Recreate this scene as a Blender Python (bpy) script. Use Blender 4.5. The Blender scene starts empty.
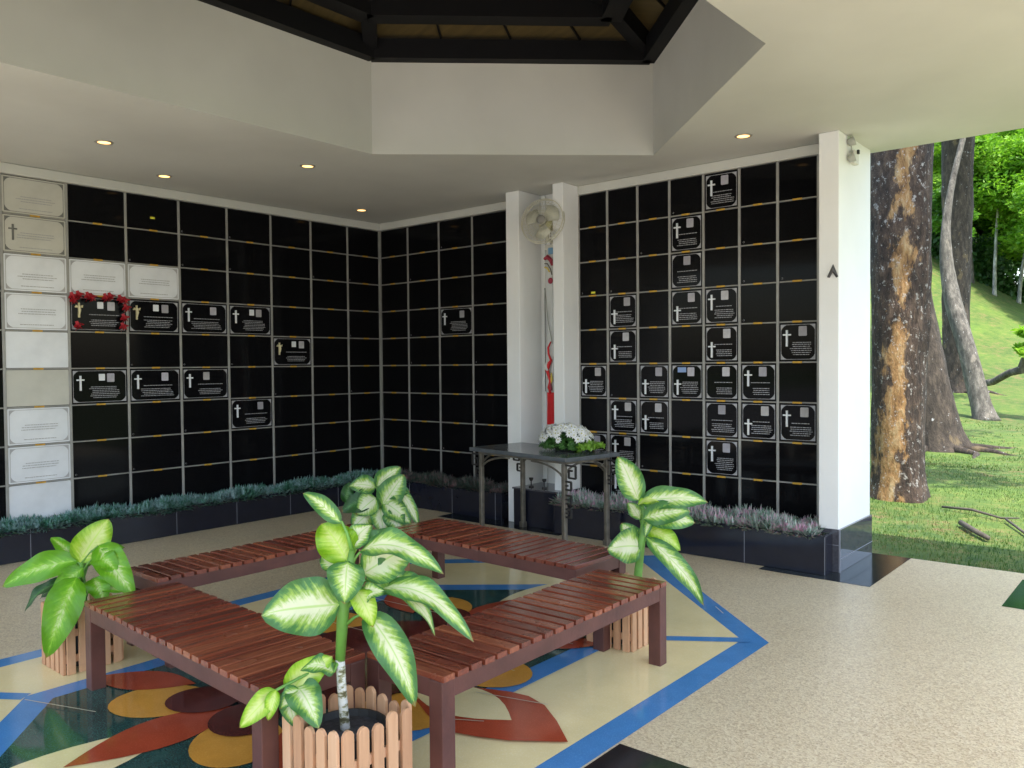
import bpy, bmesh, math, random
import numpy as np
from mathutils import Vector, Matrix, Euler
R = math.radians
sc = bpy.context.scene
COL = sc.collection
random.seed(7); rng = np.random.default_rng(11)

# ------------------------------------------------------------------ camera
cam_d = bpy.data.cameras.new('camera'); cam = bpy.data.objects.new('camera', cam_d); COL.objects.link(cam)
cam_d.sensor_width = 36; cam_d.lens = 817.625/1024*36; cam_d.clip_end = 600; cam_d.clip_start = .05
CAM = Vector((7.51846, -6.51958, 1.55758))
yaw, pitch, roll = R(-40.0092), R(-1.3984), R(-0.5073)
fw = Vector((math.sin(yaw)*math.cos(pitch), math.cos(yaw)*math.cos(pitch), math.sin(pitch)))
rt = Vector((math.cos(yaw), -math.sin(yaw), 0)); up = rt.cross(fw)
r2 = rt*math.cos(roll)+up*math.sin(roll); u2 = -rt*math.sin(roll)+up*math.cos(roll)
cam.matrix_world = Matrix(((r2.x, u2.x, -fw.x, CAM.x), (r2.y, u2.y, -fw.y, CAM.y), (r2.z, u2.z, -fw.z, CAM.z), (0, 0, 0, 1)))
sc.camera = cam

# ------------------------------------------------------------------ world, sun, exposure
w = bpy.data.worlds.new('World'); sc.world = w; w.use_nodes = True
SUN_EL, SUN_AZ = 66, 120          # azimuth: degrees clockwise from +Y towards +X
nt = w.node_tree; nt.nodes.clear()
sky = nt.nodes.new('ShaderNodeTexSky'); sky.sky_type = 'NISHITA'; sky.sun_disc = False
sky.sun_elevation = R(SUN_EL); sky.sun_rotation = R(SUN_AZ); sky.air_density = 1.2; sky.dust_density = 2.5
bg = nt.nodes.new('ShaderNodeBackground'); bg.inputs[1].default_value = .15
out = nt.nodes.new('ShaderNodeOutputWorld'); nt.links.new(sky.outputs[0], bg.inputs[0]); nt.links.new(bg.outputs[0], out.inputs[0])
sl = bpy.data.lights.new('sun', 'SUN'); sl.energy = 2.3; sl.angle = R(.5); sl.color = (1, .95, .86)
so = bpy.data.objects.new('sun', sl); COL.objects.link(so)
sd = Vector((math.sin(R(SUN_AZ))*math.cos(R(SUN_EL)), math.cos(R(SUN_AZ))*math.cos(R(SUN_EL)), math.sin(R(SUN_EL))))
so.rotation_euler = sd.to_track_quat('Z', 'Y').to_euler(); so.location = (20, -20, 30)
sc.view_settings.view_transform = 'Standard'; sc.view_settings.look = 'None'
sc.view_settings.exposure = 2.0; sc.view_settings.gamma = 1; sc.view_settings.use_curve_mapping = False
sc.render.engine = 'CYCLES'; sc.cycles.max_bounces = 10; sc.cycles.diffuse_bounces = 6

# ------------------------------------------------------------------ materials
def new_mat(name):
    m = bpy.data.materials.new(name); m.use_nodes = True
    return m, m.node_tree, m.node_tree.nodes['Principled BSDF']
def N(nt, t, **kw):
    n = nt.nodes.new(t)
    for k, v in kw.items(): setattr(n, k, v)
    return n
def coords(nt, scale=(1, 1, 1), uv=False):
    tc = N(nt, 'ShaderNodeTexCoord'); mp = N(nt, 'ShaderNodeMapping'); mp.inputs['Scale'].default_value = scale
    nt.links.new(tc.outputs['UV' if uv else 'Object'], mp.inputs[0]); return mp.outputs[0]
def noise(nt, co, scale, detail=4, rough=.55):
    n = N(nt, 'ShaderNodeTexNoise'); n.inputs['Scale'].default_value = scale; n.inputs['Detail'].default_value = detail
    n.inputs['Roughness'].default_value = rough; nt.links.new(co, n.inputs['Vector']); return n
def ramp(nt, fac, stops, interp='LINEAR'):
    r = N(nt, 'ShaderNodeValToRGB'); r.color_ramp.interpolation = interp; e = r.color_ramp.elements
    while len(e) > 1: e.remove(e[-1])
    e[0].position = stops[0][0]; e[0].color = (*stops[0][1], 1)
    for p, c in stops[1:]:
        x = e.new(p); x.color = (*c, 1)
    nt.links.new(fac, r.inputs[0]); return r.outputs[0]
def mix(nt, fac, a, b, mode='MIX'):
    m = N(nt, 'ShaderNodeMix', data_type='RGBA', blend_type=mode)
    for s, v in ((0, fac), (6, a), (7, b)):
        if isinstance(v, (int, float)): m.inputs[s].default_value = v
        elif isinstance(v, tuple): m.inputs[s].default_value = (*v, 1)
        else: nt.links.new(v, m.inputs[s])
    return m.outputs[2]
def math_(nt, op, a, b=0., c=None):
    m = N(nt, 'ShaderNodeMath', operation=op)
    for i, v in enumerate((a, b, c)):
        if v is None: continue
        if isinstance(v, (int, float)): m.inputs[i].default_value = v
        else: nt.links.new(v, m.inputs[i])
    return m.outputs[0]
def bump(nt, h, p, strength=.3, dist=.01):
    b = N(nt, 'ShaderNodeBump'); b.inputs['Strength'].default_value = strength; b.inputs['Distance'].default_value = dist
    nt.links.new(h, b.inputs['Height']); nt.links.new(b.outputs[0], p.inputs['Normal'])
def surf(name, c, rough=.6, metal=0, var=.12, scale=3., sc3=(1, 1, 1), bs=0, bscale=60, spec=.5, coat=0, emis=0, rvar=.0):
    m, t, p = new_mat(name); co = coords(t, sc3); n = noise(t, co, scale)
    lo = tuple(max(0, x*(1-var)) for x in c); hi = tuple(min(1, x*(1+var)) for x in c)
    t.links.new(ramp(t, n.outputs[0], [(.3, lo), (.7, hi)]), p.inputs['Base Color'])
    p.inputs['Roughness'].default_value = rough; p.inputs['Metallic'].default_value = metal
    p.inputs['Specular IOR Level'].default_value = spec; p.inputs['Coat Weight'].default_value = coat
    if rvar: t.links.new(ramp(t, noise(t, co, scale*2.3).outputs[0], [(.3, (rough-rvar,)*3), (.7, (rough+rvar,)*3)]), p.inputs['Roughness'])
    if bs: bump(t, noise(t, co, bscale, 3).outputs[0], p, bs, .01)
    if emis:
        p.inputs['Emission Color'].default_value = (*c, 1); p.inputs['Emission Strength'].default_value = emis
    return m
M = {}
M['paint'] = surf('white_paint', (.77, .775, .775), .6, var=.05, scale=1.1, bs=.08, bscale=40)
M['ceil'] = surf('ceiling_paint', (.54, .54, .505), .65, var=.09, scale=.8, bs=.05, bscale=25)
M['dark_beam'] = surf('dark_beam', (.005, .005, .006), .6, spec=.2)
M['black'] = surf('black_granite', (.005, .005, .006), .07, var=.3, scale=60, spec=.07)
M['engraved'] = surf('engraved_grey', (.34, .34, .37), .5, var=.25, scale=40)
M['silver'] = surf('silver_strip', (.31, .305, .29), .45, metal=.25, var=.15, scale=6, rvar=.08)
M['gold'] = surf('gold_plate', (.55, .31, .03), .5, metal=.1, var=.2, scale=30)
M['marble'] = surf('pale_marble', (.70, .72, .76), .25, var=.08, scale=5)
M['marble2'] = surf('cream_marble', (.50, .49, .44), .3, var=.08, scale=5)
M['engr_dark'] = surf('dark_engraving', (.14, .14, .13), .6)
M['engr_soft'] = surf('soft_engraving', (.36, .36, .37), .6)
M['photo'] = surf('portrait_print', (.50, .49, .55), .3, var=.35, scale=25)
def portrait_mat():
    m, t, p = new_mat('portrait_print'); oi = N(t, 'ShaderNodeObjectInfo')
    c = ramp(t, oi.outputs['Random'], [(0, (.62, .60, .68)), (.3, (.38, .37, .42)), (.6, (.52, .50, .50)), (1, (.68, .68, .74))])
    n = noise(t, coords(t, (1, 1, .7)), 30, 3); t.links.new(mix(t, n.outputs[0], c, mix(t, .6, c, (.12, .11, .13))), p.inputs['Base Color']); return m
M['photo'] = portrait_mat()
M['photo_b'] = surf('blue_print', (.22, .33, .60), .4)
M['goldfig'] = surf('gilt_figure', (.62, .55, .34), .4, metal=.3)
M['yellow'] = surf('yellow_sticker', (.75, .72, .05), .6)
M['tile_dark'] = surf('polished_dark_tile', (.012, .013, .022), .1, var=.12, scale=10, spec=.4)
M['joint'] = surf('tile_joint', (.22, .23, .27), .5)
M['plinth_tile'] = surf('plinth_tile', (.06, .06, .075), .06, var=.3, scale=50, spec=.8)
M['rail'] = surf('stained_rail', (.10, .035, .027), .5, var=.25, scale=6, sc3=(1, 1, 1), bs=.15, bscale=30)
M['table_top'] = surf('grey_table_slab', (.10, .11, .12), .2, var=.2, scale=12)
M['bronze'] = surf('aged_metal', (.20, .18, .15), .4, metal=.6, var=.3, scale=14)
M['iron'] = surf('black_iron', (.02, .018, .018), .5)
def picket_mat():
    m, t, p = new_mat('peach_wood'); oi = N(t, 'ShaderNodeObjectInfo'); n = noise(t, coords(t, (26, 26, 1.6)), 1.4, 5, .65); n2 = noise(t, coords(t), 5, 4)
    f = math_(t, 'ADD', math_(t, 'MULTIPLY', n.outputs[0], .6), math_(t, 'MULTIPLY', oi.outputs['Random'], .4))
    c = ramp(t, f, [(.2, (.42, .21, .11)), (.5, (.60, .33, .18)), (.8, (.70, .43, .26))])
    c = mix(t, ramp(t, n2.outputs[0], [(.58, (0, 0, 0)), (.72, (.5,)*3)]), c, (.34, .19, .11))
    t.links.new(c, p.inputs['Base Color']); p.inputs['Roughness'].default_value = .65; bump(t, n.outputs[0], p, .3, .004); return m
M['picket'] = picket_mat()
M['soil'] = surf('potting_soil', (.035, .036, .045), .8, var=.5, scale=40, bs=.8, bscale=60)
M['pot'] = surf('inner_pot', (.02, .02, .02), .5)
M['stem_g'] = surf('green_stem', (.13, .30, .05), .45, var=.25, scale=9)
M['white_fl'] = surf('white_petal', (.82, .82, .80), .6, var=.05, scale=20)
M['fl_c'] = surf('flower_centre', (.45, .42, .12), .7)
M['green_lf'] = surf('bouquet_leaf', (.05, .14, .025), .5, var=.5, scale=15)
M['lime_lf'] = surf('fern_leaf', (.17, .34, .03), .5, var=.35, scale=20)
M['red'] = surf('red_cloth', (.62, .015, .02), .6, var=.12, scale=8)
M['rose'] = surf('red_petal', (.35, .01, .02), .6, var=.3, scale=40)
M['red_line'] = surf('dark_red_pattern', (.32, .03, .06), .6)
M['blue_pat'] = surf('blue_pattern', (.16, .32, .50), .6)
M['gold_pat'] = surf('yellow_pattern', (.70, .55, .12), .6)
M['cloth'] = surf('white_cloth', (.66, .68, .68), .7, var=.06, scale=9)
M['fan'] = surf('cream_plastic', (.55, .53, .42), .4, var=.06)
M['fan_b'] = surf('fan_blade', (.50, .50, .42), .3)
M['fan_y'] = surf('fan_motor', (.45, .43, .20), .4)
M['fan_hub'] = surf('fan_hub', (.22, .21, .19), .4)
M['lampglow'] = surf('lamp_glow', (1., .55, .18), .5, emis=1.0, var=.02)
M['lampring'] = surf('lamp_ring', (.40, .38, .34), .35, metal=.5)
M['lamp_grey'] = surf('lamp_grey', (.33, .34, .31), .35)
M['lamp_box'] = surf('lamp_box', (.62, .61, .56), .5)
M['grey_orn'] = surf('dark_grey_ornament', (.06, .06, .065), .5)
M['log'] = surf('dead_wood', (.07, .06, .05), .9, var=.4, scale=6, bs=.6, bscale=20)

def wood_mat():
    m, t, p = new_mat('red_brown_slats')
    oi = N(t, 'ShaderNodeObjectInfo')
    tc = N(t, 'ShaderNodeTexCoord')
    at = N(t, 'ShaderNodeAttribute', attribute_name='tone')
    mp = N(t, 'ShaderNodeMapping'); mp.inputs['Scale'].default_value = (45, 2.2, 45); t.links.new(tc.outputs['Object'], mp.inputs[0])
    n = noise(t, mp.outputs[0], 1.6, 5, .6)
    n2 = noise(t, coords(t), 3.5, 3)
    f = math_(t, 'ADD', math_(t, 'MULTIPLY', n.outputs[0], .68), math_(t, 'MULTIPLY', at.outputs['Fac'], .32))
    c = ramp(t, f, [(.25, (.09, .018, .011)), (.5, (.21, .048, .024)), (.78, (.38, .12, .05))])
    c = mix(t, math_(t, 'MULTIPLY', n2.outputs[0], .35), c, (.15, .045, .03))
    t.links.new(c, p.inputs['Base Color'])
    t.links.new(ramp(t, n2.outputs[0], [(.3, (.18,)*3), (.7, (.36,)*3)]), p.inputs['Roughness'])
    bump(t, n.outputs[0], p, .25, .004)
    p.inputs['Coat Weight'].default_value = .25; p.inputs['Coat Roughness'].default_value = .2
    return m
M['wood'] = wood_mat()

def aggregate():
    m, t, p = new_mat('pebble_aggregate'); co = coords(t)
    v = N(t, 'ShaderNodeTexVoronoi'); v.inputs['Scale'].default_value = 120; t.links.new(co, v.inputs['Vector'])
    sep = N(t, 'ShaderNodeSeparateColor'); t.links.new(v.outputs['Color'], sep.inputs[0])
    c = ramp(t, sep.outputs[0], [(0, (.28, .18, .09)), (.25, (.54, .42, .24)), (.6, (.72, .60, .37)), (.85, (.84, .74, .50)), (1, (.40, .25, .13))])
    n = noise(t, co, .9, 5); c = mix(t, .38, c, ramp(t, n.outputs[0], [(.25, (.54, .44, .27)), (.75, (.76, .65, .43))]))
    n3 = noise(t, co, 260, 2); c = mix(t, .25, c, ramp(t, n3.outputs[0], [(.4, (.16, .12, .08)), (.6, (.7, .62, .5))]))
    t.links.new(c, p.inputs['Base Color'])
    t.links.new(ramp(t, noise(t, co, 2.2, 4).outputs[0], [(.3, (.31,)*3), (.7, (.40,)*3)]), p.inputs['Roughness'])
    bump(t, v.outputs['Distance'], p, .25, .003); return m
M['agg'] = aggregate()
M['bounce_pave'] = surf('pale_bounce_paving', (.22, .215, .205), .8, var=.15, scale=.8, bs=.1)
def terrazzo(name, c, var=.12, rough=.09, fleck=.10):
    m, t, p = new_mat(name); co = coords(t)
    n = noise(t, co, 5, 6, .65); n2 = noise(t, co, 160, 2)
    a = ramp(t, n.outputs[0], [(.3, tuple(x*(1-var) for x in c)), (.7, tuple(min(1, x*(1+var)) for x in c))])
    f = ramp(t, n2.outputs[0], [(.56, (0, 0, 0)), (.62, (fleck,)*3)])
    # thin light divider strips on a one metre grid
    t.links.new(mix(t, f, a, tuple(min(1, x*2.2+.12) for x in c)), p.inputs['Base Color'])
    t.links.new(ramp(t, noise(t, co, 1.7, 5).outputs[0], [(.3, (rough*.6,)*3), (.7, (rough*1.9,)*3)]), p.inputs['Roughness']); return m
M['t_blue'] = terrazzo('blue_terrazzo', (.065, .22, .48))
M['t_cream'] = terrazzo('cream_terrazzo', (.76, .64, .34), .05, .07)
M['t_green'] = terrazzo('green_terrazzo', (.022, .065, .055), .35, .06, .25)
M['t_orange'] = terrazzo('ochre_terrazzo', (.60, .28, .045))
M['t_red'] = terrazzo('red_terrazzo', (.36, .06, .025), .15)
M['t_brown'] = terrazzo('maroon_terrazzo', (.085, .018, .014), .2)
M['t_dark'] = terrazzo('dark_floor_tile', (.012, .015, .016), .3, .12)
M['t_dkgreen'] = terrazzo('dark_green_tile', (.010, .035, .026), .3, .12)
M['t_line'] = surf('divider_strip', (.42, .38, .28), .3)

def panel_wood():
    m, t, p = new_mat('roof_boards'); co = coords(t)
    n = noise(t, coords(t, (.5, 5, 1)), 4, 4)
    t.links.new(ramp(t, n.outputs[0], [(.3, (.05, .034, .010)), (.7, (.085, .06, .018))]), p.inputs['Base Color'])
    p.inputs['Roughness'].default_value = .6; return m
M['boards'] = panel_wood()

def leaf_mat(name, edge, mid, centre, lo, hi):
    m, t, p = new_mat(name)
    tc = N(t, 'ShaderNodeTexCoord'); s = N(t, 'ShaderNodeSeparateXYZ'); t.links.new(tc.outputs['UV'], s.inputs[0])
    a = math_(t, 'ABSOLUTE', math_(t, 'SUBTRACT', math_(t, 'MULTIPLY', s.outputs[0], 2.), 1.))
    v = s.outputs[1]
    vein = math_(t, 'SINE', math_(t, 'MULTIPLY', math_(t, 'SUBTRACT', v, math_(t, 'MULTIPLY', a, .22)), 64.))
    cb = N(t, 'ShaderNodeCombineXYZ'); t.links.new(math_(t, 'MULTIPLY', math_(t, 'SUBTRACT', v, math_(t, 'MULTIPLY', a, .22)), 30.), cb.inputs[0])
    t.links.new(math_(t, 'MULTIPLY', s.outputs[0], 3.), cb.inputs[1]); oi = N(t, 'ShaderNodeObjectInfo'); t.links.new(math_(t, 'MULTIPLY', oi.outputs['Random'], 40.), cb.inputs[2])
    n = noise(t, cb.outputs[0], 1.1, 4, .6)
    n2 = noise(t, coords(t), 38, 5, .65)
    rnd = math_(t, 'MULTIPLY', math_(t, 'SUBTRACT', oi.outputs['Random'], .35), .35)
    ends = math_(t, 'POWER', math_(t, 'ABSOLUTE', math_(t, 'SUBTRACT', math_(t, 'MULTIPLY', v, 2.), .95)), 3.5)
    d = math_(t, 'ADD', math_(t, 'ADD', a, math_(t, 'MULTIPLY', vein, .05)), math_(t, 'MULTIPLY', math_(t, 'SUBTRACT', n.outputs[0], .5), .75))
    d = math_(t, 'ADD', d, math_(t, 'MULTIPLY', ends, .55))
    d = math_(t, 'ADD', d, math_(t, 'MULTIPLY', math_(t, 'SUBTRACT', n2.outputs[0], .5), .6))
    d = math_(t, 'ADD', d, rnd)
    c = ramp(t, d, [(lo, centre), ((lo+hi)/2, mid), (hi, edge), (1., tuple(x*.8 for x in edge))])
    rib = ramp(t, a, [(.025, (1, 1, 1)), (.06, (0, 0, 0))])
    c = mix(t, math_(t, 'MULTIPLY', rib, .65), c, tuple(x*1.2 for x in mid))
    tipn = ramp(t, math_(t, 'ADD', v, math_(t, 'MULTIPLY', math_(t, 'SUBTRACT', n2.outputs[0], .5), .12)), [(.955, (0, 0, 0)), (.985, (1, 1, 1))])
    c = mix(t, math_(t, 'MULTIPLY', tipn, .7), c, (.30, .17, .05))
    t.links.new(c, p.inputs['Base Color']); p.inputs['Roughness'].default_value = .42
    bump(t, vein, p, .15, .0015)
    tr = N(t, 'ShaderNodeBsdfTranslucent'); t.links.new(c, tr.inputs[0])
    ms = N(t, 'ShaderNodeMixShader'); ms.inputs[0].default_value = .3
    o = t.nodes['Material Output']; t.links.new(p.outputs[0], ms.inputs[1]); t.links.new(tr.outputs[0], ms.inputs[2]); t.links.new(ms.outputs[0], o.inputs[0])
    return m
M['leaf_cream'] = leaf_mat('cream_centred_leaf', (.085, .25, .065), (.38, .58, .10), (.82, .85, .56), .26, .84)
M['leaf_lime'] = leaf_mat('lime_leaf', (.15, .42, .012), (.28, .56, .04), (.66, .78, .36), .10, .60)
M['leaf_yg'] = leaf_mat('yellow_green_leaf', (.24, .48, .015), (.46, .66, .07), (.70, .80, .28), .2, .9)
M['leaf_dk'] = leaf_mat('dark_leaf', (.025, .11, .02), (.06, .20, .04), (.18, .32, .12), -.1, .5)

def foliage_mat(name, stops, scale=3., trans=.35, hs=30):
    m, t, p = new_mat(name); co = coords(t)
    n = noise(t, co, scale, 3); n2 = noise(t, co, hs, 1)
    f = math_(t, 'ADD', math_(t, 'MULTIPLY', n.outputs[0], .55), math_(t, 'MULTIPLY', n2.outputs[0], .45))
    c = ramp(t, f, stops); t.links.new(c, p.inputs['Base Color']); p.inputs['Roughness'].default_value = .5
    tr = N(t, 'ShaderNodeBsdfTranslucent'); t.links.new(c, tr.inputs[0])
    ms = N(t, 'ShaderNodeMixShader'); ms.inputs[0].default_value = trans
    o = t.nodes['Material Output']; t.links.new(p.outputs[0], ms.inputs[1]); t.links.new(tr.outputs[0], ms.inputs[2]); t.links.new(ms.outputs[0], o.inputs[0])
    return m
M['fol_mid'] = foliage_mat('mid_green_foliage', [(.3, (.02, .07, .008)), (.5, (.07, .20, .015)), (.7, (.16, .36, .02))], .5, .4, 8)
M['fol_lime'] = foliage_mat('bright_foliage', [(.3, (.05, .17, .01)), (.5, (.18, .40, .02)), (.7, (.40, .60, .07))], .5, .5, 8)
M['fol_dark'] = foliage_mat('dark_foliage', [(.3, (.012, .04, .008)), (.6, (.04, .12, .02))], .5, .3, 8)
M['fol_teal'] = foliage_mat('blue_green_ground_cover', [(.32, (.02, .09, .05)), (.43, (.06, .22, .14)), (.53, (.22, .36, .36)), (.68, (.40, .52, .56))], 9, .15, 60)
M['fol_pink'] = foliage_mat('grey_pink_ground_cover', [(.34, (.06, .16, .08)), (.44, (.30, .42, .34)), (.53, (.50, .55, .50)), (.58, (.70, .38, .52)), (.7, (.80, .62, .72))], 9, .15, 45)
M['fol_dim'] = foliage_mat('dull_pink_ground_cover', [(.34, (.02, .06, .035)), (.5, (.09, .12, .10)), (.62, (.28, .13, .15)), (.7, (.2, .2, .2))], 9, .15, 45)
M['blade'] = foliage_mat('grass_blades', [(.3, (.018, .06, .006)), (.46, (.045, .12, .010)), (.56, (.09, .14, .02)), (.66, (.16, .105, .04))], 1.2, .3, 14)

def grass_ground():
    m, t, p = new_mat('lawn'); co = coords(t)
    n = noise(t, co, .35, 5); n2 = noise(t, co, 3.5, 6, .7); n3 = noise(t, co, 40, 3, .7)
    f = math_(t, 'ADD', math_(t, 'MULTIPLY', n2.outputs[0], .6), math_(t, 'MULTIPLY', n3.outputs[0], .4))
    c = ramp(t, f, [(.33, (.014, .04, .006)), (.44, (.038, .085, .010)), (.53, (.08, .12, .016)), (.59, (.15, .095, .045)), (.8, (.19, .125, .07))])
    g = ramp(t, f, [(.3, (.045, .09, .010)), (.52, (.085, .15, .015)), (.62, (.14, .19, .025)), (.75, (.17, .15, .055))])
    c = mix(t, ramp(t, n.outputs[0], [(.40, (0, 0, 0)), (.66, (1, 1, 1))]), c, g)
    t.links.new(c, p.inputs['Base Color']); p.inputs['Roughness'].default_value = .9
    bump(t, n3.outputs[0], p, .6, .03); return m
M['lawn'] = grass_ground()
def bark(name, base, stops_patch, patch_c, lich=.0, scale=1.):
    m, t, p = new_mat(name)
    co = coords(t, (1, 1, .35)); co2 = coords(t, (1, 1, .6))
    n = noise(t, co, 9*scale, 6, .7); n2 = noise(t, co2, 2.2*scale, 4, .6); n3 = noise(t, co2, 11*scale, 4, .75)
    c = ramp(t, n.outputs[0], [(.33, tuple(x*.35 for x in base)), (.52, base), (.7, tuple(min(1, x*2.0) for x in base))])
    if stops_patch: c = mix(t, ramp(t, n2.outputs[0], [(stops_patch, (0, 0, 0)), (stops_patch+.05, (1, 1, 1))]), c, mix(t, n.outputs[0], tuple(x*.6 for x in patch_c), patch_c))
    if lich: c = mix(t, ramp(t, n3.outputs[0], [(lich, (0, 0, 0)), (lich+.05, (.85,)*3)]), c, (.50, .50, .50))
    t.links.new(c, p.inputs['Base Color']); p.inputs['Roughness'].default_value = .9
    bump(t, n.outputs[0], p, .9, .06); return m
def bark_band():
    m, t, p = new_mat('mottled_bark'); co = coords(t, (1, 1, .35)); c1 = coords(t)
    n = noise(t, co, 11, 6, .75); nb = noise(t, coords(t, (1, 1, .5)), 3.2, 5, .7); nl = noise(t, coords(t, (1, 1, .8)), 16, 4, .8)
    c = ramp(t, n.outputs[0], [(.36, (.014, .009, .006)), (.5, (.045, .028, .019)), (.62, (.095, .062, .042)), (.72, (.20, .15, .11))])
    sp = N(t, 'ShaderNodeSeparateXYZ'); t.links.new(c1, sp.inputs[0])
    lat = math_(t, 'ADD', math_(t, 'MULTIPLY', sp.outputs[0], .766), math_(t, 'MULTIPLY', sp.outputs[1], .643))
    # band centre swings to the left lower down
    cen = math_(t, 'ADD', math_(t, 'MULTIPLY', sp.outputs[2], .035), -.19)
    dd = math_(t, 'ADD', math_(t, 'ABSOLUTE', math_(t, 'SUBTRACT', lat, cen)), math_(t, 'MULTIPLY', math_(t, 'SUBTRACT', nb.outputs[0], .5), .75))
    band = ramp(t, dd, [(.055, (1, 1, 1)), (.10, (0, 0, 0))])
    och = ramp(t, n.outputs[0], [(.35, (.10, .05, .02)), (.5, (.29, .16, .06)), (.68, (.42, .31, .17))])
    c = mix(t, band, c, och)
    c = mix(t, ramp(t, nl.outputs[0], [(.575, (0, 0, 0)), (.64, (.75,)*3)]), c, (.42, .40, .37))
    t.links.new(c, p.inputs['Base Color']); p.inputs['Roughness'].default_value = .9
    bump(t, n.outputs[0], p, 1., .06); return m
M['bark_big'] = bark_band()
M['bark_dark'] = bark('dark_bark', (.05, .038, .028), .60, (.15, .11, .06), .64)
M['bark_grey'] = bark('grey_bark', (.11, .10, .085), .60, (.25, .22, .18), .64)
def scar_mat():
    m, t, p = new_mat('scarred_cane'); n = noise(t, coords(t, (1, 1, 2.2)), 20, 4, .7)
    t.links.new(ramp(t, n.outputs[0], [(.40, (.10, .09, .04)), (.47, (.30, .30, .18)), (.53, (.62, .62, .58)), (.7, (.72, .72, .70))]), p.inputs['Base Color']); p.inputs['Roughness'].default_value = .8; return m
M['cane'] = scar_mat()
M['bark_pale'] = bark('pale_bark', (.34, .33, .29), 0, (0, 0, 0), 0)

# ------------------------------------------------------------------ mesh helpers
class MB:
    def __init__(s): s.v = []; s.f = []; s.uv = None
    def add(s, vs, fs):
        o = len(s.v); s.v += [tuple(v) for v in vs]; s.f += [tuple(i+o for i in f) for f in fs]; return s
    def box(s, a, b, m=None):
        (x0, y0, z0), (x1, y1, z1) = a, b
        vs = [(x0, y0, z0), (x1, y0, z0), (x1, y1, z0), (x0, y1, z0), (x0, y0, z1), (x1, y0, z1), (x1, y1, z1), (x0, y1, z1)]
        if m: vs = [m @ Vector(v) for v in vs]
        return s.add(vs, [(0, 3, 2, 1), (4, 5, 6, 7), (0, 1, 5, 4), (1, 2, 6, 5), (2, 3, 7, 6), (3, 0, 4, 7)])
    def bar(s, p, q, wd, ht):
        """square bar from p to q"""
        p, q = Vector(p), Vector(q); d = (q-p); L = d.length; m = Matrix.Translation(p) @ d.to_track_quat('X', 'Z').to_matrix().to_4x4()
        return s.box((0, -wd/2, -ht/2), (L, wd/2, ht/2), m)
    def tube(s, pts, rad, n=8, cap=True):
        pts = [Vector(p) for p in pts]
        if isinstance(rad, (int, float)): rad = [rad]*len(pts)
        rings = []
        prev = None
        for i, p in enumerate(pts):
            d = (pts[min(i+1, len(pts)-1)]-pts[max(i-1, 0)]).normalized()
            if prev is None: a = d.orthogonal().normalized()
            else: a = (prev-d*prev.dot(d)).normalized()
            prev = a; b = d.cross(a)
            rings.append([p+(a*math.cos(2*math.pi*k/n)+b*math.sin(2*math.pi*k/n))*rad[i] for k in range(n)])
        vs = [v for r in rings for v in r]; fs = []
        for i in range(len(pts)-1):
            for k in range(n): fs.append((i*n+k, i*n+(k+1) % n, (i+1)*n+(k+1) % n, (i+1)*n+k))
        if cap: fs += [tuple(range(n-1, -1, -1)), tuple((len(pts)-1)*n+k for k in range(n))]
        return s.add(vs, fs)
    def lathe(s, prof, n=24, m=None):
        vs = []; fs = []
        for r, z in prof:
            for k in range(n): vs.append(Vector((r*math.cos(2*math.pi*k/n), r*math.sin(2*math.pi*k/n), z)))
        if m: vs = [m @ v for v in vs]
        for i in range(len(prof)-1):
            for k in range(n): fs.append((i*n+k, i*n+(k+1) % n, (i+1)*n+(k+1) % n, (i+1)*n+k))
        return s.add(vs, fs)
    def prism(s, poly, z0, z1, m=None):
        n = len(poly); vs = [Vector((x, y, z0)) for x, y in poly]+[Vector((x, y, z1)) for x, y in poly]
        if m: vs = [m @ v for v in vs]
        return s.add(vs, [tuple(range(n-1, -1, -1)), tuple(range(n, 2*n))]+[(i, (i+1) % n, (i+1) % n+n, i+n) for i in range(n)])
    def build(s, name, mat, parent=None, loc=None, smooth=False, bevel=0, fixn=True):
        me = bpy.data.meshes.new(name); me.from_pydata(s.v, [], s.f)
        if fixn and len(s.f) < 20000:
            b = bmesh.new(); b.from_mesh(me); bmesh.ops.recalc_face_normals(b, faces=b.faces); b.to_mesh(me); b.free()
        me.materials.append(M[mat] if isinstance(mat, str) else mat)
        if smooth: me.shade_smooth()
        o = bpy.data.objects.new(name, me); COL.objects.link(o)
        if parent: o.parent = parent
        if loc: o.location = loc
        if bevel:
            bv = o.modifiers.new('bevel', 'BEVEL'); bv.width = bevel; bv.segments = 2; bv.limit_method = 'ANGLE'
        return o
def tag(o, label=None, cat=None, group=None, kind=None):
    if label: o['label'] = label
    if cat: o['category'] = cat
    if group: o['group'] = group
    if kind: o['kind'] = kind
    return o
def empty(name, loc, label, cat, group=None, rz=0):
    o = bpy.data.objects.new(name, None); COL.objects.link(o); o.location = loc; o.rotation_euler.z = rz; o.empty_display_size = .1
    return tag(o, label, cat, group)
def copy_tree(o, parent=None):
    c = o.copy(); COL.objects.link(c); c.parent = parent
    for ch in list(o.children): copy_tree(ch, c)
    return c
def raw(name, verts, faces, mat, parent=None, smooth=False):
    """numpy verts (n,3), faces (m,k) equal length"""
    me = bpy.data.meshes.new(name); n = len(verts); m, k = faces.shape
    me.vertices.add(n); me.vertices.foreach_set('co', verts.astype(np.float32).ravel())
    me.loops.add(m*k); me.loops.foreach_set('vertex_index', faces.astype(np.int32).ravel())
    me.polygons.add(m); me.polygons.foreach_set('loop_start', np.arange(0, m*k, k, dtype=np.int32))
    me.update(calc_edges=True); me.validate(); me.materials.append(M[mat])
    if smooth: me.shade_smooth()
    o = bpy.data.objects.new(name, me); COL.objects.link(o)
    if parent: o.parent = parent
    return o

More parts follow.
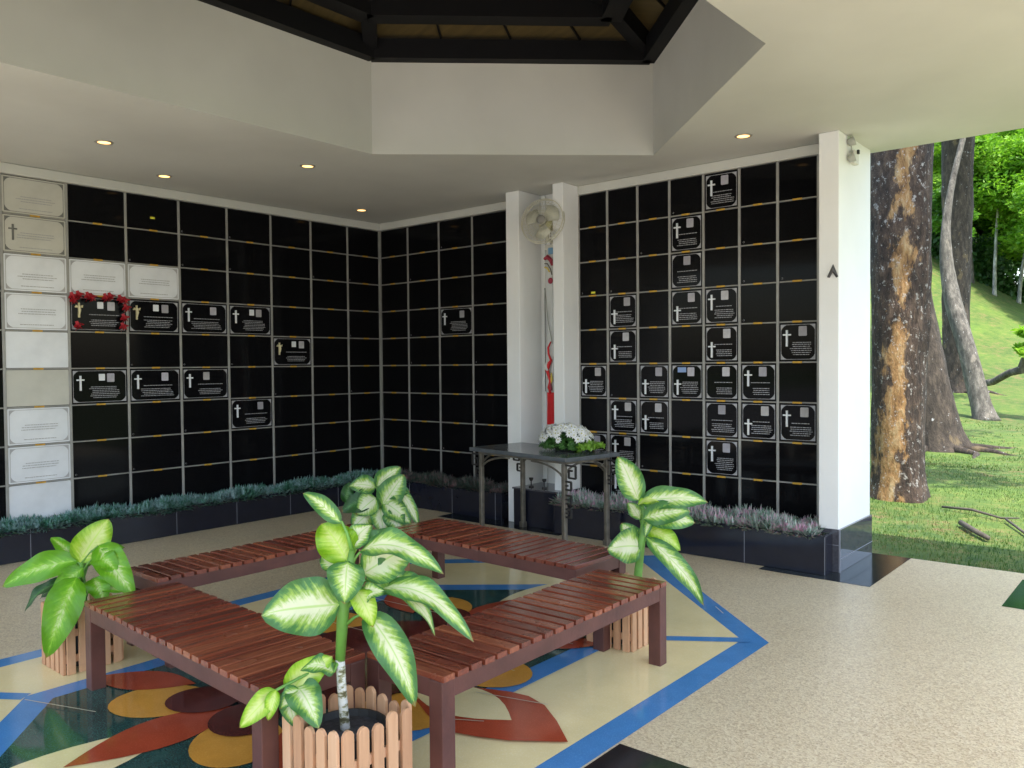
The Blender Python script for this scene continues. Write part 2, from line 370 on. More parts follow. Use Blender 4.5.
# ================================================================== GROUND
FWD = Vector((math.sin(yaw), math.cos(yaw))); RGT = Vector((math.cos(yaw), -math.sin(yaw)))
def terrain(x, y):
    dx, dy = x-CAM.x, y-CAM.y
    t = dx*FWD.x+dy*FWD.y; l = dx*RGT.x+dy*RGT.y
    s = np.clip(t-20, 0, 25.5)
    h = .0094*s**2.05
    h = h+np.clip(t-45.5, 0, 60)*.03
    k = np.clip(1-.075*(l-23.8), .35, 1.25)
    near = .05*np.sin(x*.9+1)*np.cos(y*.7)*np.clip((y-1.5)/4, 0, 1)
    return h*k-.03+near
def build_ground():
    # graded grid: fine close to the pavilion, coarse towards the horizon
    def axis(c, lo, hi):
        a = [c]; st = .5
        while a[-1] < hi: st = min(12, .5 if a[-1]-c < 40 else st*1.25); a.append(a[-1]+st)
        b = [c]; st = .5
        while b[-1] > lo: st = min(12, .5 if c-b[-1] < 12 else st*1.25); b.append(b[-1]-st)
        return np.array(sorted(set(a+b)))
    xs = axis(0, -260, 260); ys = axis(5, -260, 260)
    X, Y = np.meshgrid(xs, ys); Z = terrain(X, Y)
    v = np.stack([X, Y, Z], -1).reshape(-1, 3); nx = len(xs); ny = len(ys)
    i = np.arange(nx-1); j = np.arange(ny-1); I, J = np.meshgrid(i, j); a = (J*nx+I).ravel()
    f = np.stack([a, a+1, a+nx+1, a+nx], -1)
    o = raw('ground', v, f, 'lawn', smooth=True); tag(o, kind='structure')
build_ground()
fl = MB().box((-.6, -10, -.25), (9.6, .40, 0)).build('floor', 'agg'); tag(fl, kind='structure')

pv = MB().box((9.605, -46, -.3), (44, -.6, -.012)).box((-12, -46, -.3), (9.60, -10.005, -.012)).build('bounce_paving', 'bounce_pave'); tag(pv, kind='structure')  # unseen pale slabs added beyond the pavilion to bounce neutral light inside
def sheet(name, poly, z, mat):
    o = MB().add([(x, y, z) for x, y in poly], [tuple(range(len(poly)))]).build(name, mat); tag(o, kind='structure'); return o
CX, CY = 4.165, -3.83
def hexa(hw, hy, ay):           # half width, y half extent of the straight sides, apex half extent
    return [(CX+hw, CY-hy), (CX+hw, CY+hy), (CX, CY+ay), (CX-hw, CY+hy), (CX-hw, CY-hy), (CX, CY-ay)]
sheet('floor_blue_border', hexa(1.545, 1.66, 3.08), .0015, 't_blue')
sheet('floor_cream_field', hexa(1.41, 1.605, 2.86), .003, 't_cream')
def merged(name, polys, z, mat, dz=0):
    mb = MB()
    for p in polys: mb.add([(x, y, z) for x, y in p], [tuple(range(len(p)))])
    o = mb.build(name, mat, fixn=False); tag(o, kind='structure'); return o
def band(p, q, wd):
    p = Vector(p); q = Vector(q); d = (q-p).normalized(); n = Vector((-d.y, d.x))*wd/2
    return [tuple(p+n), tuple(q+n), tuple(q-n), tuple(p-n)]
def ccw(poly):
    a = sum(poly[i][0]*poly[(i+1) % len(poly)][1]-poly[(i+1) % len(poly)][0]*poly[i][1] for i in range(len(poly)))
    return poly if a > 0 else poly[::-1]
IH = (.885, 1.24, 1.96)
merged('floor_blue_spokes', [ccw(band((CX+sx*IH[0], CY+sy*IH[1]), (CX+sx*1.45, CY+sy*1.63), .075)) for sx in (-1, 1) for sy in (-1, 1)], .0045, 't_blue')
sheet('floor_blue_inner_border', hexa(*IH), .006, 't_blue')
sheet('floor_green_field', hexa(.755, 1.17, 1.78), .0075, 't_green')
def lens(p, q, wd, n=12, skew=.5, shoulder=1.):
    p, q = Vector(p), Vector(q); d = q-p; nn = Vector((-d.y, d.x)).normalized()
    a, b = [], []
    for i in range(n+1):
        t = i/n; wv = wd/2*(math.sin(math.pi*t**(math.log(.5)/math.log(skew))))**shoulder
        a.append(tuple(p+d*t+nn*wv)); b.append(tuple(p+d*t-nn*wv))
    return ccw(a+b[-2:0:-1])
def ell(cx, cy, rx, ry, a=0, n=28):
    return [(cx+rx*math.cos(t)*math.cos(a)-ry*math.sin(t)*math.sin(a), cy+rx*math.cos(t)*math.sin(a)+ry*math.sin(t)*math.cos(a)) for t in [2*math.pi*i/n for i in range(n)]]
FY = -3.77
# flower of the centre
merged('floor_green_spears', [lens((CX, FY+s*1.0), (CX, FY+s*2.15), .34, skew=.45) for s in (1, -1)], .009, 't_cream')
merged('floor_ochre_petals', [ell(CX+sx*.325, FY+sy*.93, .225, .185, sx*sy*.7) for sx in (-1, 1) for sy in (-1, 1)]
       + [ell(CX+sx*.64, FY+sy*.30, .22, .19, 0) for sx in (-1, 1) for sy in (-1, 1)], .0105, 't_orange')
# red leaves: the ones along X carry a cream heart
def xleaf(s):
    return ccw([(CX+s*a, FY+b) for a, b in [(.60, .07), (.72, .10), (.80, .135), (.88, .165), (.98, .18), (1.10, .145), (1.24, .05), (1.395, -.08), (1.20, -.22), (1.08, -.275), (.97, -.31), (.85, -.30), (.74, -.25), (.6, -.18)]])
merged('floor_red_leaves', [xleaf(1), xleaf(-1)]
       + [lens((CX, FY+s*.75), (CX, FY+s*1.48), .30, skew=.45) for s in (1, -1)]
       + [lens((CX+sx*.38, FY+sy*.72), (CX+sx*.87, FY+sy*1.0), .24) for sx in (-1, 1) for sy in (-1, 1)], .012, 't_red')
merged('floor_cream_hearts', [lens((CX+k*.3, FY-.03), (CX+k*1.085, FY-.07), .30, skew=.6) for k in (1, -1)], .0135, 't_cream')
merged('floor_maroon_heart', [ell(CX, FY, .50, .72)] , .015, 't_brown')
merged('floor_maroon_lobes', [ell(CX+sx*.17, FY+sy*.80, .17, .15, sx*sy*.6) for sx in (-1, 1) for sy in (-1, 1)], .0165, 't_brown')
lines = []
for a, b in [((3.35, -5.1), (3.75, -4.95)), ((4.93, -3.72), (5.28, -3.62)), ((5.0, -4.03), (5.17, -3.93)), ((5.30, -1.88), (5.2, -1.78)), ((3.3, -3.0), (4.9, -2.9)), ((3.4, -3.5), (4.9, -3.4))]:
    lines.append(ccw(band(a, b, .006)))
merged('floor_divider_strips', lines, .018, 't_line')
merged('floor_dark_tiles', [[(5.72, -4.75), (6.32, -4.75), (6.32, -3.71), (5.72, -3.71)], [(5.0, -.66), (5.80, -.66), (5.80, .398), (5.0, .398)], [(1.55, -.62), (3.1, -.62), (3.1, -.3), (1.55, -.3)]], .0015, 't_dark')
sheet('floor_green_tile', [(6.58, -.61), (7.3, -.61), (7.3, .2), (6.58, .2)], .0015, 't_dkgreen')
merged('floor_left_blue_line', [[(1.9, -9), (1.98, -9), (1.98, -5.2), (1.9, -5.2)]], .0015, 't_blue')

# ================================================================== PAVILION
ZC, ZW = 3.24, 3.965
pav = empty('pavilion', (0, 0, 0), 'open white pavilion with low ceiling, six sided roof well and white columns', 'pavilion')
HOLE = [(2.46, -2.2), (4.12, -.66), (5.75, -2.3), (5.75, -5.25), (4.12, -6.85), (2.46, -5.25)]
OUTR = [(-.6, -7.5), (8.3, -7.5), (8.3, .47), (-.6, .47)]
def holed(z):
    b = bmesh.new(); es = []
    for loop in (OUTR, HOLE):
        vs = [b.verts.new((x, y, z)) for x, y in loop]
        es += [b.edges.new((vs[i], vs[(i+1) % len(vs)])) for i in range(len(vs))]
    bmesh.ops.triangle_fill(b, edges=es, use_beauty=True)
    vs = [tuple(v.co) for v in b.verts]; b.verts.index_update(); fs = [tuple(v.index for v in f.verts) for f in b.faces]; b.free(); return vs, fs
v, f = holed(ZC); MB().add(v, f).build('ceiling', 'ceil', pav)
mb = MB(); v, f = holed(ZW+.02); mb.add(v, f)
for i in range(4):
    (x0, y0), (x1, y1) = OUTR[i], OUTR[(i+1) % 4]; mb.add([(x0, y0, ZC), (x1, y1, ZC), (x1, y1, ZW+.02), (x0, y0, ZW+.02)], [(0, 1, 2, 3)])
mb.build('roof_slab', 'paint', pav)
mb = MB()
for i in range(6):
    (x0, y0), (x1, y1) = HOLE[i], HOLE[(i+1) % 6]; mb.add([(x0, y0, ZC), (x1, y1, ZC), (x1, y1, ZW+.02), (x0, y0, ZW+.02)], [(0, 1, 2, 3)])
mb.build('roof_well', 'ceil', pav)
mb = MB()    # narrow lip round the opening
c0 = Vector((4.11, -3.75))
def inset(p, k): return (c0.x+(p[0]-c0.x)*k, c0.y+(p[1]-c0.y)*k)
# lantern roof: dark beams under brown boards
def rp(p, k, z): q = inset(p, k); return Vector((q[0], q[1], z))
APZ = 5.0; ZB = 4.02
def rz_(k): return ZB+(APZ-ZB)*(1-k)
mb = MB()
for i in range(6):
    a, b = HOLE[i], HOLE[(i+1) % 6]
    for j in range(5):
        k0, k1 = 1.06-j*.212, 1.06-(j+1)*.212
        if k1 < .01: k1 = 0.001
        mb.add([rp(a, k0, rz_(k0)+.12), rp(b, k0, rz_(k0)+.12), rp(b, k1, rz_(k1)+.12), rp(a, k1, rz_(k1)+.12)], [(0, 1, 2, 3)])
brd = mb.build('roof_boards', 'boards', pav)
for i in range(6):
    a, b = HOLE[i], HOLE[(i+1) % 6]
    MB().bar(rp(a, .985, ZW+.075), rp(b, .985, ZW+.075), .14, .15).build('ring_beam', 'dark_beam', pav)
    MB().bar(rp(a, .80, rz_(.80)), rp(b, .80, rz_(.80)), .16, .20).build('purlin', 'dark_beam', pav)
    MB().bar(rp(a, .34, rz_(.34)), rp(b, .34, rz_(.34)), .12, .2).build('purlin', 'dark_beam', pav)
    MB().bar(rp(a, .965, rz_(.965)+.05), rp(a, .02, rz_(.02)), .11, .16).build('rafter', 'dark_beam', pav)
    m2 = [(a[0]+b[0])/2, (a[1]+b[1])/2]
    mb = MB()
    for q in (.25, .5, .75):
        mm = (a[0]+(b[0]-a[0])*q, a[1]+(b[1]-a[1])*q); mb.bar(rp(mm, .98, rz_(.98)+.10), rp(mm, .3, rz_(.3)+.10), .012, .02)
    mb.build('board_batten', 'dark_beam', pav)
# solid walls behind the niches
MB().box((-.30, -7.4, -.02), (-.04, .30, ZC-.001)).build('wall', 'paint', pav)
MB().box((-.04, .045, -.02), (5.355, .30, ZC-.001)).build('wall', 'paint', pav)
MB().box((2.03, -.02, 0), (2.87, .044, ZC-.002)).build('wall', 'paint', pav)
MB().box((2.99, -.045, 0), (5.353, .044, ZC-.003)).build('wall', 'paint', pav)
# fin columns either side of the recess, and the end pier
MB().box((2.295, -.37, 0), (2.46, .043, ZC-.001)).build('column', 'paint', pav, bevel=.006)
MB().box((2.87, -.37, 0), (2.99, .043, ZC-.001)).build('column', 'paint', pav, bevel=.006)
MB().box((2.50, -.045, .3), (2.53, -.022, ZC-.01)).build('cable_conduit', 'paint', pav, bevel=.004)
pier = MB().box((5.355, -.39, 0), (5.50, .36, ZC-.001)).build('column', 'paint', pav, bevel=.004)
MB().box((5.341, -.404, .001), (5.514, .372, .318)).build('plinth', 'plinth_tile', pier, bevel=.003)
mb = MB(); mb.box((5.514, -.404, .10), (5.516, .372, .104)); mb.box((5.508, -.408, 0), (5.518, -.402, .318)); mb.box((5.341, -.406, .20), (5.514, -.404, .204))
mb.build('plinth_joint', 'joint', pier)
# cornices
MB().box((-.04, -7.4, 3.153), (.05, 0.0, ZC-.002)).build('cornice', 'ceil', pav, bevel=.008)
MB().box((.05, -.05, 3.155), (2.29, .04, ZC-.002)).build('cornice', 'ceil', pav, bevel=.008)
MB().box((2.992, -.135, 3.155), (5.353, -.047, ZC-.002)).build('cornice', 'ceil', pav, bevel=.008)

# ================================================================== NICHE WALLS
Hn, WL, WR = .32, .5073, .3236
Z9 = .2725
def rounded(x0, z0, x1, z1, r, n=5):
    pts = []
    for cx, cz, a0 in ((x1-r, z1-r, 0), (x0+r, z1-r, 90), (x0+r, z0+r, 180), (x1-r, z0+r, 270)):
        for i in range(n+1): a = R(a0+90*i/n); pts.append((cx+r*math.cos(a), cz+r*math.sin(a)))
    return pts
XZ = Matrix(((1, 0, 0, 0), (0, 0, 1, 0), (0, 1, 0, 0), (0, 0, 0, 1)))   # (x,y)->(x,z) prism along local y
def flat(mb, poly, y0, y1): mb.prism(poly, y0, y1, XZ); return mb
MESH = {}
def make_mesh(key, mb, mat):
    o = mb.build(key[0], mat); me = o.data; bpy.data.objects.remove(o); MESH[key] = me; return me
def obj_from(name, me, parent, loc=(0, 0, 0)):
    o = bpy.data.objects.new(name, me); COL.objects.link(o); o.parent = parent; o.location = loc; return o
def text_lines(x0, x1, zs, seed, th=.006, yy=-.0205):
    r = random.Random(seed); mb = MB()
    for z in zs:
        a = x0+r.random()*(x1-x0)*.15; e = x1-r.random()*(x1-x0)*.15
        while a < e:
            L = .006+r.random()*.022; L = min(L, e-a)
            mb.box((a, yy, z-th/2), (a+L, yy+.0015, z+th/2)); a += L+.004
    return mb
def niche_meshes(W, tagk):
    fr = .012
    a0, a1, b0, b1 = fr, W-fr, .009, Hn-.009
    make_mesh(('door_black', tagk), flat(MB(), [(a0, b0), (a1, b0), (a1, b1), (a0, b1)], -.018, 0), 'black')
    make_mesh(('door_white', tagk), flat(MB(), rounded(a0, b0, a1, b1, .008, 2), -.022, 0), 'marble')
    make_mesh(('door_cream', tagk), flat(MB(), rounded(a0, b0, a1, b1, .008, 2), -.022, 0), 'marble2')
    for mat, nm, yy in (('engraved', 'border', -.0195), ('engr_dark', 'border_d', -.0235), ('engr_soft', 'border_s', -.0235)):
        mb = MB(); g = .012; x0, x1, z0, z1 = a0+g, a1-g, b0+g, b1-g; rr = .068
        for cx, cz, sx, sz in ((x0, z0, 1, 1), (x1, z0, -1, 1), (x1, z1, -1, -1), (x0, z1, 1, -1)):
            arc = [(cx+sx*(rr-rr*math.cos(R(90*i/5))), cz+sz*(rr-rr*math.sin(R(90*i/5)))) for i in range(6)]
            flat(mb, [(cx, cz)]+arc if sx*sz > 0 else [(cx, cz)]+arc[::-1], yy, yy+.0012)
        t = .0035
        for q in (((x0, z0), (x1, z0+t)), ((x0, z1-t), (x1, z1)), ((x0, z0+t), (x0+t, z1-t)), ((x1-t, z0+t), (x1, z1-t))):
            mb.box((q[0][0], yy+.0002, q[0][1]), (q[1][0], yy+.0012, q[1][1]))
        make_mesh((nm, tagk), mb, mat)
    for nm, mat in (('cross', 'marble'), ('cross_gilt', 'goldfig'), ('cross_dark', 'engr_dark')):
        mb = MB(); mb.box((-.007, -.030, -.075), (.007, -.018, .055)); mb.box((-.032, -.029, .012), (-.007, -.018, .024)); mb.box((.007, -.029, .012), (.032, -.018, .024))
        if nm == 'cross_gilt': mb.tube([(0, -.034, -.05), (.004, -.036, -.01), (0, -.034, .03)], [.006, .012, .009], 8); mb.tube([(-.03, -.033, .03), (0, -.035, .016), (.03, -.033, .03)], .006, 6)
        make_mesh((nm, tagk), mb, mat)
    make_mesh(('portrait', tagk), flat(MB(), rounded(-.032, -.038, .032, .038, .006, 2), -.023, -.017), 'photo')
    make_mesh(('small_print', tagk), flat(MB(), rounded(-.026, -.03, .026, .03, .004, 2), -.023, -.017), 'marble')
    mb = MB(); flat(mb, rounded(-.016, -.02, .016, .02, .004, 2), -.0245, -.0225); make_mesh(('print_mark', tagk), mb, 'iron')
    make_mesh(('blue_card', tagk), flat(MB(), [(-.04, -.022), (.04, -.022), (.04, .022), (-.04, .022)], -.023, -.017), 'photo_b')
    k = W/.32
    for s in range(5):
        zs = [.06+.016*i for i in range(5+s % 3)]
        make_mesh(('text%d' % s, tagk), text_lines(W*.30 if s < 3 else W*.2, W*.86, zs[:4+s % 3]+[.155], s, .0055), 'engraved')
        make_mesh(('texts%d' % s, tagk), text_lines(W*.22, W*.82, [.05, .10+.01*s, .12+.01*s, .14+.01*s], s+9, .006, -.0245), 'engr_soft')
    make_mesh(('number_plate', tagk), MB().box((W/2-.038, -.034, -.007), (W/2+.038, -.028, .007)), 'gold')
    mb = MB(); mb.lathe([(0.0001, -.006), (.008, -.006), (.008, 0), (.006, .002)], 10, Matrix.Translation((0, -.018, 0)) @ Matrix.Rotation(R(90), 4, 'X')); make_mesh(('lock', tagk), mb, 'engraved')
    make_mesh(('yellow_sticker', tagk), MB().box((-.022, -.020, -.009), (.022, -.018, .009)), 'yellow')
niche_meshes(WL, 'wide'); niche_meshes(WR, 'square')

def niche_wall(name, label, origin, rz, ncol, W, tagk, special, plate_skip=()):
    t = empty(name, origin, label, 'niche wall', rz=rz)
    mb = MB().box((0, 0, Z9-.03), (ncol*W, .035, 3.153)); mb.build('backing', 'iron', t)
    mb = MB()
    for i in range(ncol+1):
        mb.box((i*W-.011, -.026, Z9-.03), (i*W+.011, -.001, 3.153))
    mb.build('upright_strips', 'silver', t, bevel=.002)
    mb = MB()
    for r in range(1, 10):
        z = Z9+9*Hn-r*Hn
        for i in range(ncol): mb.box((i*W+.0112, -.027, z-.005), ((i+1)*W-.0112, -.001, z+.005))
    mb.build('shelf_strips', 'silver', t, bevel=.002)
    rr = random.Random(len(name)+ncol)
    for c in range(ncol):
        for r in range(1, 10):
            z = Z9+9*Hn-r*Hn
            sp = special.get((c, r), None)
            k = sp[0] if sp else 'black'
            p = obj_from('niche_door', MESH[('door_white' if k in ('white', 'plain') else 'door_cream' if k in ('cream', 'creamplain') else 'door_black', tagk)], t, (c*W, 0, z))
            p.rotation_euler = (rr.uniform(-.003, .003), 0, rr.uniform(-.003, .003))
            obj_from('number_plate', MESH[('number_plate', tagk)], p)
            if k == 'black':
                if rr.random() < .4: obj_from('lock', MESH[('lock', tagk)], p, (.035, 0, .03))
                if sp and 'sticker' in sp: obj_from('yellow_sticker', MESH[('yellow_sticker', tagk)], p, (W*.5, 0, .03 if tagk == 'square' else .12))
                continue
            if k in ('plain', 'creamplain'):
                p['label'] = 'plain blank pale marble door'; continue
            if k == 'plaque':
                p['label'] = 'black memorial plaque with pale cross, portrait and lettering'
                obj_from('border', MESH[('border', tagk)], p)
                if 'nocross' not in sp: obj_from('cross', MESH[('cross_gilt' if 'gilt' in sp else 'cross', tagk)], p, (W*.235 if tagk == 'square' else .085, 0, .20 if 'low' not in sp else .12))
                if 'noport' not in sp: obj_from('portrait', MESH[('portrait', tagk)], p, (W*(.5 if 'mid' in sp else .63 if tagk == 'square' else .70)+rr.uniform(-.012, .012), 0, .245 if tagk == 'square' else .235))
                if 'print' in sp:
                    q = obj_from('small_print', MESH[('small_print', tagk)], p, (W*.53, 0, .24)); obj_from('print_mark', MESH[('print_mark', tagk)], q) if False else None
                if 'blue' in sp: obj_from('blue_card', MESH[('blue_card', tagk)], p, (W*.36, 0, .262))
                obj_from('inscription', MESH[('text%d' % rr.randrange(5), tagk)], p)
            else:
                p['label'] = 'pale marble memorial plaque with faint lettering'
                obj_from('border', MESH[('border_d' if k == 'cream' else 'border_s', tagk)], p)
                if 'cross' in sp: obj_from('cross', MESH[('cross_dark', tagk)], p, (.085, 0, .18))
                obj_from('inscription', MESH[('texts%d' % rr.randrange(5), tagk)], p)
    return t
# left wall (local x runs from the far end towards the corner): 9 columns, the second from the left is the white one
LS = {(1, 1): ('cream',), (1, 2): ('cream', 'cross'), (1, 3): ('white',), (1, 4): ('white',), (1, 5): ('plain',), (1, 6): ('creamplain',), (1, 7): ('white',), (1, 8): ('white',), (1, 9): ('plain',),
      (2, 3): ('white',), (3, 3): ('white',), (2, 4): ('plaque', 'gilt', 'print'), (3, 4): ('plaque', 'gilt', 'print'), (4, 4): ('plaque',), (5, 4): ('plaque', 'print'),
      (6, 5): ('plaque', 'gilt', 'print'), (2, 6): ('plaque', 'print'), (3, 6): ('plaque',), (4, 6): ('plaque', 'mid'), (5, 7): ('plaque',), (3, 1): ('black', 'sticker')}
lw = niche_wall('columbarium_wall', 'long left wall of wide black niche doors with one column of white marble doors', (0, -9*WL, 0), R(90), 9, WL, 'wide', LS)
mw = niche_wall('columbarium_wall', 'four columns of wide black niche doors between the corner and the fan recess', (.0, 0, 0), 0, 4, 2.24/4-.0015 if False else WL, 'wide', {(2, 4): ('plaque',)})
RS = {(4, 1): ('plaque',), (3, 2): ('plaque',), (3, 3): ('plaque', 'nocross', 'mid'), (1, 4): ('plaque', 'low'), (3, 4): ('plaque', 'low'), (4, 4): ('plaque',), (1, 5): ('plaque', 'low'), (4, 5): ('plaque', 'low'), (6, 5): ('plaque',),
      (0, 6): ('plaque', 'low'), (2, 6): ('plaque', 'low'), (3, 6): ('plaque', 'low', 'blue'), (4, 6): ('plaque', 'nocross'), (5, 6): ('plaque',), (1, 7): ('plaque',), (2, 7): ('plaque', 'low'), (4, 7): ('plaque', 'nocross', 'mid'), (5, 7): ('plaque', 'low'), (6, 7): ('plaque',),
      (0, 8): ('plaque',), (1, 8): ('plaque',), (4, 8): ('plaque',), (1, 9): ('plaque',), (0, 3): ('black', 'sticker')}
rw = niche_wall('columbarium_wall', 'right wall of small square black niche doors with many engraved plaques', (2.992, -.10, 0), 0, 7, .3236, 'square', RS)

cs = MB().box((.0185, -.0475, Z9-.03), (.046, -.0185, 3.153)).build('upright_strips', 'silver', pav, bevel=.002); cs.name = 'corner_strip'
# roses round one plaque
ros = empty('rose_garland', (.05, -9*WL+2*WL, Z9+5*Hn), 'small garland of red roses round the gilt cross plaque beside the white column', 'roses')
for a, b in [(.02, .30), (.07, .315), (.15, .31), (.18, .30), (.30, .305), (.34, .315), (.43, .30), (.47, .285), (.06, .05), (.45, .05), (.48, .22), (.46, .13), (.03, .27)]:
    mb = MB()
    for k in range(9):
        an = k*2.4; rr_ = .004+.0034*k; m = Matrix.Translation((.01, a+rr_*math.cos(an), b+rr_*math.sin(an))) @ Matrix.Rotation(an, 4, 'X') @ Matrix.Rotation(R(65-k*4), 4, 'Y')
        mb.add([m @ Vector(q) for q in [(-.014, -.017, 0), (.014, -.019, .003), (.018, .0, .006), (.014, .019, .003), (-.014, .017, 0)]], [(0, 1, 2, 3, 4)])
    mb.build('rose', 'rose', ros)
ros.location.y = -9*WL+2*WL

# ================================================================== PLANTER TROUGHS + GROUND COVER
def trough(name, label, a, b, h, joints, axis):
    t = empty(name, (a[0], a[1], 0), label, 'planter'); ox, oy = a
    x0, y0, x1, y1 = 0, 0, b[0]-ox, b[1]-oy
    mb = MB(); th = .03
    mb.box((x0, y0, .001), (x1, y0+th, h)); mb.box((x0, y1-th, .001), (x1, y1, h)); mb.box((x0, y0+th, .001), (x0+th, y1-th, h)); mb.box((x1-th, y0+th, .001), (x1, y1-th, h))
    mb.build('tiled_wall', 'tile_dark', t, bevel=.003)
    MB().box((x0+th, y0+th, .001), (x1-th, y1-th, h-.03)).build('soil', 'soil', t)
    for j in joints:
        mb = MB()
        if axis == 'y': mb.box((x1-.001, j-oy-.002, .004), (x1+.0015, j-oy+.002, h-.003))
        else: mb.box((j-ox-.002, y0-.0015, .004), (j-ox+.002, y0+.001, h-.003))
        mb.build('tile_joint', 'joint', t)
    return t
trough('planter_trough', 'long dark tiled planter at the foot of the left niche wall', (.002, -8.2), (.27, -.02), .255, [-4.6+i*.62 for i in range(8)], 'y')
trough('planter_trough', 'dark tiled planter under the four middle niche columns', (.275, -.40), (2.235, -.03), .275, [.9, 1.55, 2.15], 'x')
trough('planter_trough', 'dark tiled planter below the square niche doors, ending at the pier', (3.0, -.55), (5.462, -.13), .285, [3.55, 4.2, 4.84, 5.455], 'x')
pl = empty('recess_plinth', (2.44, -.46, 0), 'black tiled block at the bottom of the fan recess between the two fins', 'plinth')
MB().box((0, 0, .001), (.56, .40, .35)).build('block', 'tile_dark', pl, bevel=.003)
MB().box((-.01, -.012, .35), (.57, .41, .366)).build('top_slab', 'plinth_tile', pl, bevel=.003)
# two small spotlights on it
for dx in (.14, .30):
    lm = empty('ground_lamp', (2.44+dx, -.36, .366), 'little black upright lamp on the recess block, %s of the two' % ('left' if dx < .2 else 'right'), 'lamp', 'little lamps on the recess block')
    MB().lathe([(.0001, 0), (.025, 0), (.025, .01), (.006, .016), (.006, .06), (.0001, .062)], 12).build('base', 'iron', lm)
    MB().lathe([(.0001, .055), (.012, .06), (.02, .075), (.022, .09), (.0001, .085)], 12).build('shade', 'iron', lm)

def tufts(name, x0, x1, y0, y1, z, n, hmin, hmax, mat, label, lean=.5, wd=.004):
    c = np.stack([rng.uniform(x0, x1, n), rng.uniform(y0, y1, n), np.full(n, z)], -1)
    bx = np.repeat(c, 9, 0); m = len(bx)
    bx[:, :2] += rng.normal(0, .008, (m, 2))
    hump = .7+.5*np.abs(np.sin(bx[:, 0]*5.1+bx[:, 1]*4.3))*rng.uniform(.6, 1, m)
    L = rng.uniform(hmin, hmax, m)*hump; an = rng.uniform(0, 2*np.pi, m); tl = rng.uniform(.1, lean, m)
    d = np.stack([np.cos(an)*np.sin(tl*1.6), np.sin(an)*np.sin(tl*1.6), np.cos(tl*1.6)], -1)
    s = np.stack([-np.sin(an), np.cos(an), np.zeros(m)], -1)*rng.uniform(wd*.7, wd*1.4, m)[:, None]
    p0 = bx-s; p1 = bx+s; mid = bx+d*(L*.6)[:, None]; p2 = mid+s*.8; p3 = mid-s*.8; tip = bx+d*L[:, None]-np.array([0, 0, 1])*(L*tl*.25)[:, None]
    V = np.stack([p0, p1, p2, tip, p3], 1).reshape(-1, 3); F = np.arange(m*5).reshape(m, 5)
    o = raw(name, V, F, mat); tag(o, label, 'ground cover', kind='stuff'); return o
tufts('ground_cover', .03, .25, -5.2, -.15, .225, 4200, .05, .14, 'fol_teal', 'blue green spiky ground cover filling the left planter', .9, .010)
tufts('ground_cover', .3, 2.2, -.37, -.08, .24, 1700, .05, .15, 'fol_dim', 'dim green and reddish ground cover in the middle planter', .7, .005)
tufts('ground_cover', 3.03, 5.36, -.52, -.18, .25, 2200, .06, .16, 'fol_pink', 'grey green and pink ground cover below the square niche doors', .8, .008)

# ================================================================== BENCHES
def bench(name, label, L, D, loc, rz, seed, legs=(1, 1, 1, 1)):
    t = empty(name, loc, label, 'bench', 'slatted benches set in a square', rz)
    H = .43; pitch = .0722; n = int(L/pitch); rr = random.Random(seed)
    mb = MB(); tones = []
    x = -L/2; pitch = L/n
    for i in range(n):
        a, b = -L/2+i*pitch+.008, -L/2+(i+1)*pitch-.009
        jit = rr.uniform(-.002, .002); z0, z1 = H-.022, H+rr.uniform(-.001, .001); c = .003
        vs = []
        for y in (-D/2+jit, D/2+jit):
            vs += [(a, y, z0), (b, y, z0), (b, y, z1-c), (b-c, y, z1), (a+c, y, z1), (a, y, z1-c)]
        mb.add(vs, [(0, 1, 2, 3, 4, 5), (11, 10, 9, 8, 7, 6)]+[(k, (k+1) % 6, (k+1) % 6+6, k+6) for k in range(6)])
        tones += [rr.random()]*8
    s = mb.build('seat', 'wood', t)
    at = s.data.attributes.new('tone', 'FLOAT', 'FACE'); at.data.foreach_set('value', tones)
    mb = MB(); zt = H-.0225; lg = .068
    for sy in (-1, 1):
        mb.box((-L/2+lg, sy*(D/2-.006)-(.03 if sy > 0 else 0), zt-.068), (L/2-lg, sy*(D/2-.006)+(.03 if sy < 0 else 0), zt))
    for sx in (-1, 1):
        mb.box((sx*(L/2-.008)-(.03 if sx > 0 else 0), -D/2+lg, zt-.068), (sx*(L/2-.008)+(.03 if sx < 0 else 0), D/2-lg, zt))
    mb.box((-.02, -D/2+.04, zt-.05), (.02, D/2-.04, zt))
    mb.build('apron', 'rail', t, bevel=.002)
    for sx in (-1, 1):
        for sy in (-1, 1):
            MB().box((min(sx*(L/2-.004), sx*(L/2-.004-lg)), min(sy*(D/2-.004), sy*(D/2-.004-lg)), 0), (max(sx*(L/2-.004), sx*(L/2-.004-lg)), max(sy*(D/2-.004), sy*(D/2-.004-lg)), zt)).build('leg', 'rail', t, bevel=.003)
    return t
bench('slatted_bench', 'reddish slatted bench on the right, its near leg beside the front pot', 1.66, .42, (5.225, -3.625, 0), R(90.5), 1)
bench('slatted_bench', 'slatted bench at front left with shaded edge and one end behind the front pot', 1.62, .46, (4.215, -4.655, 0), R(-2.5), 2)
bench('slatted_bench', 'dim slatted bench behind the left pot, nearest the left niche wall', 1.62, .38, (3.095, -3.62, 0), R(90), 3)
bench('slatted_bench', 'slatted bench in front of the grey table, farthest from the viewer', 1.66, .50, (4.06, -2.56, 0), R(-2), 4)

